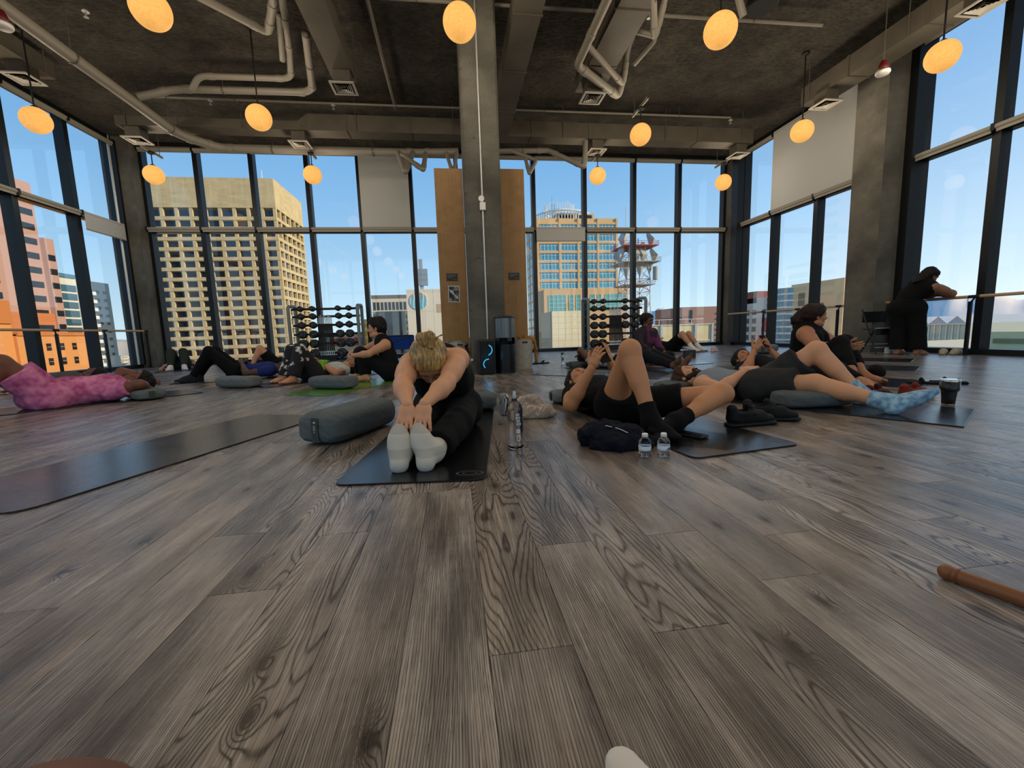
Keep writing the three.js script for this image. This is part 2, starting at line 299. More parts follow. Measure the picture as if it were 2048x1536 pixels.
function diffuser(t, x, z, y0 = DB, s = 0.19) {         // square louvred outlet on a neck
  part(t, 'diffuser_neck', bb(x - 0.13, x + 0.13, y0 - 0.2, y0, z - 0.13, z + 0.13), duct);
  const y = y0 - 0.22;
  part(t, 'diffuser_plate', [bb(x - s, x + s, y, y + 0.02, z - s, z - s + 0.035), bb(x - s, x + s, y, y + 0.02, z + s - 0.035, z + s), bb(x - s, x - s + 0.035, y, y + 0.02, z - s + 0.035, z + s - 0.035), bb(x + s - 0.035, x + s, y, y + 0.02, z - s + 0.035, z + s - 0.035)], diffWhite);
  part(t, 'diffuser_throat', bb(x - s, x + s, y + 0.02, y + 0.026, z - s, z + s), black);
  for (let k = 1; k < 5; k++) {
    const r = (s - 0.03) * (1 - k / 5.2), g = new THREE.CylinderGeometry(r * Math.SQRT2 * 0.84, r * Math.SQRT2, 0.014, 4, 1, true).rotateY(Math.PI / 4).translate(x, y + 0.008, z);
    part(t, 'louvre', g, diffWhite);
  }
}
{
  let t = thing('air_duct', 'long rectangular air duct hung along the far window wall', 'duct');
  part(t, 'duct_body', bb(-2.75, 7.2, DB, DT, -9.95, -9.6), duct);
  part(t, 'duct_body', bb(-6.3, -2.95, DB, 5.0, -9.95, -9.6), duct);
  { const g = bb(-2.95, -2.75, DB, DT, -9.95, -9.6), p = g.attributes.position; for (let i = 0; i < p.count; i++) if (p.getX(i) < -2.9 && p.getY(i) > 5) p.setY(i, 5.0); g.computeVertexNormals(); part(t, 'reducer', g, duct); }
  seams(t, 'x', -5.2, -3, 1.25, 0, 0, DB, 5.0, -9.95, -9.6); seams(t, 'x', -2.0, 7, 1.3, 0, 0, DB, DT, -9.95, -9.6);
  for (const x of [-6.1, -4.0, -1.8, 0.2, 2.6, 5.0, 6.9]) for (const z of [-9.58, -9.97]) hanger(t, x, z, DB);
  for (const x of [-6.05, -2.98, 3.42]) diffuser(t, x, -9.78);
  diffuser(t, 6.95, -9.78, DB);
  t = thing('air_duct', 'air duct branch left of the centre column ending in a square diffuser', 'duct');
  part(t, 'duct_body', bb(-1.78, -1.42, DB, 5.13, -7.86, 0.5), duct); seams(t, 'z', -7.2, -1, 1.2, -1.78, -1.42, DB, 5.13); t.children.length; diffuser(t, -1.58, -7.64);
  for (const z of [-7.7, -5.9, -4]) for (const x of [-1.8, -1.4]) hanger(t, x, z, DB);
  t = thing('air_duct', 'wide duct trunk right of the centre column joining the cross duct', 'duct');
  part(t, 'duct_body', bb(1.0, 1.38, DB, DT, -9.6, 0.5), duct);
  for (let z = -8.6; z < -1; z += 1.25) part(t, 'flange', bb(0.985, 1.395, DB - 0.012, DT + 0.012, z - 0.012, z + 0.012), duct);
  for (const z of [-8.2, -6.1, -4]) for (const x of [0.99, 1.39]) hanger(t, x, z, DB);
  t = thing('air_duct', 'air duct branch crossed by white pipes with a square diffuser', 'duct');
  part(t, 'duct_body', bb(2.36, 2.83, DB, 5.08, -7.86, 0.5), duct);
  for (let z = -7.1; z < -1; z += 1.2) part(t, 'flange', bb(2.348, 2.842, DB - 0.012, 5.092, z - 0.012, z + 0.012), duct);
  diffuser(t, 2.6, -7.62); for (const z of [-7.7, -5.9, -4]) for (const x of [2.34, 2.85]) hanger(t, x, z, DB);
  t = thing('air_duct', 'air duct running along the right window wall below the ceiling', 'duct');
  part(t, 'duct_body', bb(7.0, 7.42, DB, DT, -8.0, 0.5), duct);
  for (let z = -7.0; z < -1; z += 1.25) part(t, 'flange', bb(6.988, 7.432, DB - 0.012, DT + 0.012, z - 0.012, z + 0.012), duct);
  diffuser(t, 7.08, -7.5); diffuser(t, 7.05, -5.12); for (const z of [-7.8, -6, -4]) hanger(t, 6.98, z, DB);
  t = thing('air_duct', 'short air duct over the left window wall with a square diffuser', 'duct');
  part(t, 'duct_body', bb(-6.95, -6.52, 5.12, 5.4, -8.7, 0.5), duct); diffuser(t, -6.68, -8.3, 5.12);
  for (const z of [-8.5, -6.8]) for (const x of [-6.97, -6.5]) hanger(t, x, z, 5.12);
}
function pipe(label, pts, r, o = {}) {
  const t = thing('ceiling_pipe', label, 'pipe');
  part(t, 'pipe_run', tube(pts, r, 14, o.bend ?? 0.14), o.mat ?? pipeM);
  const p = pts.map(A3);
  for (let i = 1; i < p.length; i++) {                    // couplings near bends, hangers along the run
    const d = p[i].clone().sub(p[i - 1]), L = d.length(); d.normalize();
    if (L > 0.5) for (const q of [0.2, L - 0.2]) if ((i > 1 || q > 0.3) && (i < p.length - 1 || q < 0.3)) part(t, 'coupling', rod(p[i - 1].clone().addScaledVector(d, q - 0.05), p[i - 1].clone().addScaledVector(d, q + 0.05), r * 1.13, 14), o.mat ?? pipeM);
    if (o.hang && Math.abs(d.y) < 0.3) for (let q = o.hang / 2; q < L; q += o.hang) { const c = p[i - 1].clone().addScaledVector(d, q); part(t, 'hanger_rod', rod(c, [c.x, HC, c.z], 0.007, 6), rodM); part(t, 'clevis', rod(c.clone().addScaledVector(d, -0.012), c.clone().addScaledVector(d, 0.012), r * 1.15, 12), rodM); }
  }
}
pipe('thick white drain pipe running from the left ceiling towards the far wall', [[-5.27, 4.78, 0], [-5.26, 4.72, -9.7], [-4.75, 4.70, -10.25], [-0.6, 4.70, -10.25], [0.3, 4.72, -10.2]], 0.085, { hang: 2.1, bend: 0.3 });
pipe('white pipe branch turning back along the ceiling over the left bay', [[-5.2, 4.82, -8.55], [-4.7, 5.08, -8.75], [-2.36, 5.10, -8.72], [-1.98, 5.12, -7.2]], 0.062, { bend: 0.26, hang: 1.6 });
pipe('second white pipe running parallel above the left branch pipe', [[-4.3, 4.95, -8.5], [-4.1, 5.1, -8.36], [-2.6, 5.12, -8.36], [-2.28, 5.14, -7.35], [-2.18, 5.42, -6.9]], 0.05, { bend: 0.2 });
pipe('short capped pipe stub beside the left branch pipes', [[-2.30, 5.3, -7.1], [-2.52, 5.06, -7.75]], 0.045);
pipe('white pipe with a sharp elbow near the top left globe row', [[-4.4, 5.1, -5.2], [-2.5, 5.1, -7.18], [-2.15, 5.12, -6.5], [-2.1, 5.12, -4]], 0.055, { bend: 0.1 });
pipe('white pipe along the far window head right of the centre column', [[0.8, 4.72, -10.15], [2.35, 4.72, -10.0], [3.05, 4.18, -9.5], [3.1, 4.75, -9.55]], 0.055, { bend: 0.08 });
pipe('pair leg of white drain pipe dropping in a V before the lowered shade', [[-1.05, 4.68, -10.2], [-0.86, 4.05, -9.6], [-0.72, 4.68, -10.2]], 0.06, { bend: 0.05 });
pipe('second V shaped white drain pipe beside the lowered shade', [[-0.95, 4.55, -10.0], [-0.48, 4.10, -9.6], [-0.44, 4.68, -10.2]], 0.052, { bend: 0.05 });
pipe('thin V shaped pipe just above the left timber wing', [[0.02, 4.68, -10.15], [0.16, 4.1, -9.9], [0.26, 4.7, -10.15]], 0.04, { bend: 0.04 });
pipe('thin V shaped pipe just above the right timber wing', [[1.45, 4.66, -9.9], [2.02, 4.4, -9.75], [1.82, 4.05, -9.6], [1.75, 4.68, -9.9]], 0.04, { bend: 0.05 });
pipe('white pipe descending to a tee across the right air duct', [[2.17, 4.85, -3.0], [2.16, 4.80, -6.55], [2.13, 4.74, -6.95], [3.12, 4.72, -7.72], [3.14, 5.0, -7.5]], 0.062, { bend: 0.1 });
pipe('thinner white pipe branching beside the tee over the right air duct', [[2.20, 4.82, -6.62], [3.12, 4.80, -7.5], [3.02, 5.1, -7.1], [3.05, 5.4, -6.6]], 0.048, { bend: 0.1 });
pipe('white pipe with a P trap near the upper right of the right duct', [[2.5, 4.9, -5.2], [3.15, 4.84, -6.4], [3.12, 5.2, -6.0], [4.2, 5.28, -6.05], [4.35, 5.0, -6.1]], 0.05, { bend: 0.1 });
pipe('small looped white pipe beside the right air duct', [[2.95, 5.2, -6.8], [3.42, 5.16, -6.85], [3.2, 4.98, -7.25]], 0.042, { bend: 0.12 });
pipe('thin sprinkler line crossing the ceiling before the far duct', [[-5.6, 5.3, -9.5], [6.5, 5.3, -9.45]], 0.022, { hang: 3.1 });
pipe('thin sprinkler line crossing the ceiling above the centre globe', [[-1.6, 5.33, -6.7], [6.1, 5.33, -6.62]], 0.025, { hang: 2.6 });
pipe('straight grey conduit along the ceiling left of the centre column', [[-0.99, 5.38, -1], [-1.0, 5.38, -9.75]], 0.03);
// sprinkler heads, detectors, speaker
function sprinkler(x, y, z, label) { const t = thing('sprinkler_head', label, 'sprinkler'); part(t, 'stem', rod([x, y, z], [x, y - 0.07, z], 0.012), galv); part(t, 'deflector', cyl(0.03, 0.03, 0.008, x, y - 0.08, z, 12), galv); part(t, 'escutcheon', cyl(0.045, 0.03, 0.02, x, y, z, 14), white); }
sprinkler(-4.5, 5.28, -9.5, 'white sprinkler head at the far left of the ceiling'); sprinkler(-2.2, 5.28, -9.5, 'white sprinkler head left of the left air duct end');
sprinkler(6.5, 5.25, -9.45, 'white sprinkler head near the far right corner'); sprinkler(3.15, 5.32, -6.6, 'bright sprinkler head beside the right air duct'); sprinkler(-5.0, 5.35, -7.35, 'white sprinkler head beside the thick left pipe');
function detector(x, y, z, label) {
  const t = thing('smoke_detector', label, 'smoke detector', [x, y, z]);
  part(t, 'stem', rod([0, 0.12, 0], [0, HC - y, 0], 0.006), rodM);
  part(t, 'base', lathe([[0, 0.14], [0.035, 0.14], [0.065, 0.06], [0.065, 0.0], [0, 0]], 20), M(0x5d0d0f, 0.5));
  part(t, 'cap', lathe([[0, 0.0], [0.09, 0.0], [0.095, -0.03], [0.08, -0.055], [0, -0.06]], 24), white);
}
detector(6.66, 4.36, -6.06, 'white smoke detector with a red base hanging by the right column');
detector(-5.12, 4.42, -6.2, 'white smoke detector with a red base at the top left edge');
{ const t = thing('ceiling_speaker', 'round black loudspeaker hung at the top right of the ceiling', 'speaker', [4.6, 5.12, -6.05]);
  part(t, 'shell', lathe([[0, 0.3], [0.1, 0.28], [0.2, 0.1], [0.215, 0], [0.2, -0.01], [0, -0.01]], 26), black); part(t, 'grille', cyl(0.195, 0.195, 0.006, 0, -0.012, 0, 26), M(0x17181a, 0.8)); part(t, 'stem', rod([0, 0.28, 0], [0, HC - 5.12, 0], 0.01), black); }
// ------------------------------------------------------------------ globe pendants
const globeTex = tex(128, 128, (u, v) => { const f = 0.93 + 0.14 * (vn(u * 64, v * 64, 64, 64) - 0.5) + 0.06 * (fbm(u * 6, v * 6, 6, 6, 2) - 0.5); return [255 * f, 255 * f, 255 * f]; });
const globeMat = M(0xe8a860, 0.75, 0, { emissive: new THREE.Color().setRGB(1.0, 0.50, 0.12), emissiveIntensity: 0.88, emissiveMap: globeTex });
const PEND = [
  [-6.36, -8.0, 'second row, by the left windows', 1], [-3.05, -5.41, 'front row, cut by top edge', 1], [-2.94, -7.68, 'second row, left of the left air duct', 1],
  [-6.15, -10.3, 'far row, over the concrete tower', 0], [-2.9, -10.15, 'far row, left of lowered shade', 0], [0.236, -5.31, 'front row, before the centre column', 1],
  [3.6, -7.85, 'second row, under a perforated strut', 0], [3.5, -9.92, 'far row, above the blue glass tower', 0], [3.38, -5.16, 'front row, right of centre', 1], [6.63, -7.52, 'second row, before the wide lowered shade', 1],
  [6.87, -10.2, 'far row, by the far right corner', 0], [6.8, -5.36, 'front row, at the right window wall', 1]];
{ // unseen globes added over and behind the camera to brighten the floor
  const rows = { 'added overhead row': -2.9, 'added row just behind the camera': -0.45, 'added rearmost row': 2.0 }, cols = ['by left windows', 'left of centre', 'at centre', 'right of centre', 'by right windows'];
  for (const r in rows) cols.forEach((c, i) => PEND.push([-6.2 + i * 3.25, rows[r], r + ', ' + c, 1]));
}
for (const [x, z, where, rodded] of PEND) {
  const y = 4.15, t = thing('globe_pendant', 'glowing amber globe pendant on a black stem: ' + where, 'pendant lamp', [x, y, z], 0, 'amber globe pendants');
  part(t, 'globe', new THREE.SphereGeometry(0.19, 40, 28), globeMat);
  part(t, 'cap', lathe([[0, 0.215], [0.03, 0.21], [0.055, 0.185], [0.06, 0.17], [0, 0.17]], 18), black);
  const top = rodded ? HC - 4.15 : 0.46;
  part(t, 'stem', rod([0, 0.2, 0], [0, top, 0], 0.011, 8), black);
  part(t, 'canopy', lathe([[0, top], [0.065, top], [0.065, top - 0.03], [0.02, top - 0.05], [0, top - 0.05]], 20), black);
  if (!rodded) {
    part(t, 'strut', [bb(-0.021, 0.021, top, top + 0.012, -0.35, 0.3), bb(-0.021, -0.015, top, top + 0.04, -0.35, 0.3), bb(0.015, 0.021, top, top + 0.04, -0.35, 0.3)], beige);
    for (const q of [-0.28, 0.22]) part(t, 'hanger_rod', rod([0, top, q], [0, HC - y, q], 0.006, 6), rodM);
  }
  const l = new THREE.PointLight(new THREE.Color().setRGB(1.0, 0.84, 0.64), LAMP_CD); l.castShadow = true; l.shadow.radius = 8; t.add(l);
}
// ------------------------------------------------------------------ the city outside the windows
const GY = -58;
const cityGround = struct('ground', 'dusty city ground far below');
const groundTex = tex(512, 512, (u, v) => { const a = fbm(u * 24, v * 24, 24, 24, 4), b = vn(u * 90, v * 90, 90, 90); const f = 104 + 110 * (a - 0.5) + 70 * (b - 0.5); return [f * 1.05, f, f * 0.84]; }, true, [0.004, 0.004]);
part(cityGround, 'ground_plane', bx(9000, 2, 9000, 0, GY - 1, -1500), M(0xffffff, 1, 0, { map: groundTex }));
{ // mountain ranges: ridged solids
  const hazeRock = M(0xf0e6d8, 1), hazeRock2 = M(0xc9bda6, 1);  // haze brightness of the shaded north and east slopes put into their colour
  const ridge = (name, az0, az1, dist, h0, mat, sd) => {
    const n = 90, pos = [], idx = [];
    for (let i = 0; i <= n; i++) {
      const t = i / n, a = (az0 + (az1 - az0) * t) * DEG, ed = Math.min(1, t * 5, (1 - t) * 5);
      const hgt = h0 * ed * (0.55 + 0.5 * N3(t * 5 + sd, 0.3, sd) + 0.28 * N3(t * 15, sd, 0.7) + 0.12 * N3(t * 42, sd, 0.1));
      for (const [dd, hh] of [[-700, 0], [-330, 0.36 + 0.2 * N3(t * 22, 3, sd)], [-130, 0.74 + 0.14 * N3(t * 30, 5, sd)], [0, 1], [400, 0.5], [900, 0]]) { const r = dist + dd; pos.push(Math.sin(a) * r, GY + (hgt - GY) * hh * (hh ? 1 : 0), -Math.cos(a) * r); }
    }
    for (let i = 0; i < n; i++) for (let k = 0; k < 5; k++) { const p = i * 6 + k; idx.push(p, p + 6, p + 7, p, p + 7, p + 1); }
    const g = new THREE.BufferGeometry(); g.setAttribute('position', new THREE.Float32BufferAttribute(pos, 3)); g.setIndex(idx); g.computeVertexNormals();
    part(struct(name, 'distant mountain ridge'), 'ridge', g, mat);
  };
  ridge('mountains_west', -50, -22, 3300, 75, hazeRock2, 1.3); ridge('mountains_north', 8, 40, 3900, 230, hazeRock, 4.1); ridge('mountains_east', 38, 76, 3700, 215, hazeRock, 8.4);
}
{ // far low houses, too many to count
  const l = [[], [], []];
  for (let i = 0; i < 1500; i++) {
    const left = i % 3 === 0, az = (left ? rr(-50, -20) : rr(18, 66)) * DEG, r = 330 + 2300 * rnd() ** 1.3, w = rr(8, 34), d = rr(8, 30), h = rr(4, 9) + (rnd() > 0.95 ? rr(5, 18) : 0);
    l[i % 3].push(bx(w, h, d, Math.sin(az) * r, GY + h / 2, -Math.cos(az) * r));
  }
  const t = thing('city_houses', 'sprawl of low pale houses reaching to the mountains', 'houses'); t.userData.kind = 'stuff';
  [0xcfc6b2, 0x7c7464, 0x4f5844].forEach((c, i) => part(t, 'houses', mergeGeometries(l[i]), M(c, 1)));
}
const cityTex = tex(256, 256, (u, v) => { const f = 225 + 34 * (fbm(u * 6, v * 20, 6, 20, 4) - 0.5) + 20 * (fbm(u * 24, v * 3, 24, 3, 2) - 0.5); return [f, f * 0.98, f * 0.93]; }, true, [0.05, 0.05]);
const concCity = M(0xdccfa8, 0.9, 0, { map: cityTex }), winDark = MP(0x1d2733, 0.12, 0.2), winBlue = MP(0x4aa2bd, 0.15, 0.1), winTeal = MP(0x62b0ac, 0.15, 0.1), barWhite = M(0xdfe6e6, 0.6);
{ // concrete office tower with a grid of recessed windows
  const t = thing('office_tower', 'tall concrete office tower with a grid of deep set windows', 'building', [-64.3, 0, -175]);
  const cw = 4.93, fh = 3.66, nc = 9, ns = 6, top = 60.4, y0 = top - 10.6, nr = 17, W = nc * cw, D = ns * cw;
  part(t, 'core', bb(-W + 1.1, -1.1, GY, top - 1, -D + 1.1, -1.1), M(0x8b8169, 0.9));
  part(t, 'crown_band', bb(-W, 0, y0, top, -D, 0), concCity);
  for (const [x, z] of [[-9, -12]]) part(t, 'roof_plant', bb(x - 4, x + 4, top, top + 2.6, z - 4, z + 4), concCity);
  part(t, 'mast', rod([-6, top, -6], [-6, top + 5, -6], 0.12), barWhite);
  const spand = [bb(-W, 0, -0.62, 0.62, -1.25, 0), bb(-1.25, 0, -0.62, 0.62, -D, -1.25)];
  const sg = merge([...spand, (() => { const g = bb(-W, 0, -0.9, -0.62, -0.75, -0.3); return g; })()]);
  for (let r = 0; r <= nr; r++) part(t, 'spandrel', sg, concCity).position.y = y0 - (r + 1) * fh - 0.1;
  const fin = merge([bb(-0.55, 0.55, 0, 1, -1.2, -0.12)]), finS = merge([bb(-1.2, -0.12, 0, 1, -0.55, 0.55)]);
  for (let c = 0; c <= nc; c++) { const m = part(t, 'fin', fin, concCity); m.position.set(Math.max(-W + 0.56, Math.min(-0.56, -c * cw)), y0 - (nr + 1) * fh, 0); m.scale.y = (nr + 1) * fh; }
  for (let c = 1; c <= ns; c++) { const m = part(t, 'fin', finS, concCity); m.position.set(0, y0 - (nr + 1) * fh, Math.max(-D + 0.56, -c * cw)); m.scale.y = (nr + 1) * fh; }
  const pn = bx(cw - 1.1, 2.5, 0.15), ps = bx(0.15, 2.5, cw - 1.1);
  for (let r = 0; r < nr; r++) {
    const y = y0 - (r + 0.5) * fh - 0.05;
    for (let c = 0; c < nc; c++) part(t, 'window', pn, winDark).position.set(-(c + 0.5) * cw, y, -1.06);
    for (let c = 0; c < ns; c++) part(t, 'window', ps, winDark).position.set(-1.06, y, -(c + 0.5) * cw);
  }
  part(t, 'base', bb(-W, 0, GY, y0 - (nr + 1) * fh, -D, 0), concCity);
}
{ // blue glass tower with tan frame and round crown
  const t = thing('glass_tower', 'tan framed blue glass tower with a finned round crown', 'building', [36.5, 0, -180]);
  const tan = M(0xd8b786, 0.85), W = 35.4, top = 47.7, fh = 3.96;
  part(t, 'body', bb(0, W, GY, top, -25, 0), tan);
  const cols = [[1.6, 9.4], [10.5, 17.7], [18.6, 26.4], [27.3, 34.9]];
  for (let r = 0; r < 7; r++) for (const [a, b] of cols) {
    const y1 = top - 2.5 - r * fh, y0 = y1 - 3.0;
    const w = part(t, 'window', bb(a, b, y0, y1, -0.6, 0.06), winBlue), bars = [bb(a, b, y0, y0 + 0.14, 0.06, 0.22), bb(a, b, y1 - 0.14, y1, 0.06, 0.22), bb(a, b, y1 - 0.9, y1 - 0.76, 0.06, 0.2)];
    for (let k = 0; k <= 5; k++) { const x = a + (b - a) * k / 5; bars.push(bb(x - 0.08, x + 0.08, y0, y1, 0.06, 0.22)); }
    part(w, 'glazing_bars', bars, barWhite);
  }
  for (const [a] of [[0], [9.55], [17.75], [26.5], [34.9]]) part(t, 'pier', bb(a, a + 0.8, 18.2, top, 0, 0.55), tan);
  for (let r = 0; r <= 7; r++) part(t, 'spandrel', bb(0, W, top - 2.5 - r * fh, top - 2.5 - r * fh + 0.9, 0, 0.45), tan);
  for (let r = 0; r < 13; r++) for (let c = 0; c < 3; c++) part(t, 'side_window', bb(-0.12, 0.2, top - 5.6 - r * fh, top - 2.7 - r * fh, -23 + c * 7.6, -17 + c * 7.6), winDark);
  part(t, 'podium', bb(2, W + 4.2, GY, 18.0, -14, 3), tan);
  for (const [a, b] of [[4, 11.5], [13, 14.8], [16, 18], [19.2, 21.2], [22.4, 24.4], [25.6, 27.2], [29, 38.4]]) {
    const w = part(t, 'window', bb(a, b, 8.6, 15.5, 2.4, 3.06), winTeal); const bars = []; for (let k = 0; k <= Math.max(1, Math.round((b - a) / 1.8)); k++) { const x = a + (b - a) * k / Math.max(1, Math.round((b - a) / 1.8)); bars.push(bb(x - 0.07, x + 0.07, 8.6, 15.5, 3.06, 3.2)); }
    for (const y of [10.3, 12, 13.7]) bars.push(bb(a, b, y - 0.07, y + 0.07, 3.06, 3.2)); part(w, 'glazing_bars', bars, barWhite);
  }
  for (let r = 0; r < 5; r++) part(t, 'window', bb(4, 7.2, 5.5 - r * 3.6, 7.8 - r * 3.6, 2.4, 3.08), winDark);
  part(t, 'penthouse', bb(9, 26, top, top + 2.6, -22, -2), tan);
  for (const [a, b] of [[10.5, 17], [18.5, 25]]) part(t, 'louvre_bank', bb(a, b, top + 0.4, top + 1.9, -2.1, -1.9), winDark);
  const drum = []; for (let k = 0; k < 64; k++) { const a = k / 64 * 2 * Math.PI; drum.push(bx(0.28, 4.4, 0.6, 14 + 13 * Math.sin(a), top + 2.0, -12 + 11 * Math.cos(a))); }
  part(t, 'lower_crown', [...drum, new THREE.TorusGeometry(12.4, 0.3, 6, 48).rotateX(Math.PI / 2).translate(14, top + 3.4, -12)], barWhite);
  const up = []; for (let k = 0; k < 34; k++) { const a = k / 34 * 2 * Math.PI; up.push(bx(0.3, 3.6 + 2.2 * rnd(), 0.4, 13 + 6.6 * Math.sin(a), top + 6.0, -12 + 6.6 * Math.cos(a))); }
  part(t, 'upper_crown', [...up, new THREE.TorusGeometry(6.4, 0.3, 6, 40).rotateX(Math.PI / 2).translate(13, top + 5.4, -12), new THREE.TorusGeometry(6.4, 0.2, 6, 40).rotateX(Math.PI / 2).translate(13, top + 4.2, -12)], barWhite);
  part(t, 'spire', rod([9.4, top + 2, -10], [9.4, top + 12, -10], 0.28, 8, 0.05), M(0x6f7f8c, 0.5));
  part(t, 'roof_rail', [bb(26, W, top + 0.9, top + 1.0, -0.3, -0.2), bb(W - 0.2, W - 0.1, top, top + 1, -0.3, -0.2), bb(30, 30.1, top, top + 1, -0.3, -0.2)], barWhite);
}
{ const t = thing('concrete_block', 'cream panelled block standing before the blue glass tower', 'building', [30.6, 0, -130]);
  const cream = M(0xe6dcb8, 0.9), joint = M(0xb9ae8e, 0.9);
  part(t, 'body', bb(0, 10.6, GY, 6.6, -16, 0), joint);
  for (let r = 0; r < 8; r++) for (let c = 0; c < 5; c++) part(t, 'panel', bb(c * 2.12 + 0.03, c * 2.12 + 2.09, 6.6 - (r + 1) * 1.85 + 0.03, 6.6 - r * 1.85 - 0.02, -0.05, 0.08), cream);
}
{ // telephone company building with globe emblem
  const t = thing('telephone_building', 'cream windowless building with a striped blue globe emblem', 'building', [-26, 0, -250]);
  const cream = M(0xdfd8c2, 0.9);
  part(t, 'body', bb(0, 34, GY, 26.6, -30, 0), cream);
  for (let k = 1; k < 6; k++) part(t, 'panel_joint', bb(k * 5, k * 5 + 0.12, -12, 26.6, 0, 0.05), M(0xc6bda4, 0.9));
  for (const y of [14, 2]) part(t, 'panel_joint', bb(0, 34, y, y + 0.14, 0, 0.05), M(0xc6bda4, 0.9));
  const em = tex(256, 256, (u, v) => {
    const x = u * 2 - 1, y = v * 2 - 1, r = Math.hypot(x, y); if (r > 0.98) return [223, 216, 194];
    const lat = Math.asin(Math.max(-1, Math.min(1, y * 0.94 + 0.22 * x * (1 - r * r)))), s = Math.abs(Math.sin(lat * 6.2)), fade = Math.max(0, Math.min(1, 0.5 + x * 1.1));
    const on = s > 0.32; if (!on) return [225, 238, 236]; return x > -0.15 ? [78 + 30 * (1 - fade), 178, 202] : [128, 158, 168];
  });
  part(t, 'globe_emblem', new THREE.CylinderGeometry(5.0, 5.0, 0.5, 48).rotateX(Math.PI / 2).translate(6.7, 20.0, 0.2), [cream, M(0xffffff, 0.7, 0, { map: em }), cream]);
  part(t, 'opening', bb(16.8, 20.6, 13.2, 18, -0.6, 0.12), M(0xb99f7c, 0.9));
  part(t, 'sign_mast', bb(7.6, 9.8, 26.6, 44, -4.2, -3.2), M(0x9aa4ac, 0.7));
  part(t, 'sign_box', bb(4.4, 12.4, 29, 38.4, -4.8, -2.4), M(0x8795a0, 0.6)); for (const y of [32.1, 35.2]) part(t, 'sign_seam', bb(4.4, 12.4, y, y + 0.12, -2.4, -2.3), M(0x6d7b86, 0.6));
}
{ const t = thing('office_block', 'grey brown office block with dark glass strips and white top windows', 'building', [-52.6, 0, -290]);
  part(t, 'body', bb(0, 22.6, GY, 26.4, -25, 0), M(0xa89884, 0.9)); part(t, 'roof_edge', bb(-0.3, 22.9, 25.2, 27.4, -25, 0.5), M(0x6f6a63, 0.9));
  part(t, 'frieze', bb(0, 22.6, 16.6, 25.2, 0, 0.3), M(0xd9ccb0, 0.9));
  for (let k = 0; k < 9; k++) part(t, 'window', bb(0.7 + k * 2.45, 2.4 + k * 2.45, 17.6, 22.8, 0.2, 0.4), winDark);
  for (const [a, b] of [[8.0, 12.2], [16.6, 18.6]]) part(t, 'glass_strip', bb(a, b, GY, 16.6, -0.2, 0.3), winDark);
  for (let r = 0; r < 6; r++) for (const x of [0.6, 2.6, 4.6]) part(t, 'window', bb(x, x + 1.3, 11.5 - r * 4, 14 - r * 4, 0, 0.25), winDark);
  part(t, 'corner_pier', bb(20.6, 22.6, GY, 16.6, 0, 0.35), M(0xdcc08c, 0.9)); for (let r = 0; r < 6; r++) part(t, 'window', bb(21.2, 22.2, 12 - r * 4, 14.2 - r * 4, 0.3, 0.5), winDark);
}
{ const t = thing('yellow_building', 'small yellow walled building low behind the left weight rack', 'building', [-50, 0, -240]); part(t, 'body', bb(0, 8, GY, 9.6, -9, 0), M(0xe0a53c, 0.9)); part(t, 'rib', bb(3.4, 3.8, GY, 9.6, 0, 0.2), M(0xa97722, 0.9)); part(t, 'roof_edge', bb(-0.2, 8.2, 9.4, 10, -9, 0.3), M(0xcf9433, 0.9));
  const q = thing('red_roofed_hall', 'low cream hall with a red band behind the left weight rack', 'building', [-70, 0, -250]); part(q, 'body', bb(0, 18, GY, 3, -10, 0), M(0xd9c6a0, 0.9)); part(q, 'red_band', bb(0, 18, -4, 0.4, 0, 0.3), M(0xc4543f, 0.8)); part(q, 'roof_edge', bb(-0.3, 18.3, 2.8, 3.4, -10, 0.4), M(0xb79f78, 0.9)); }
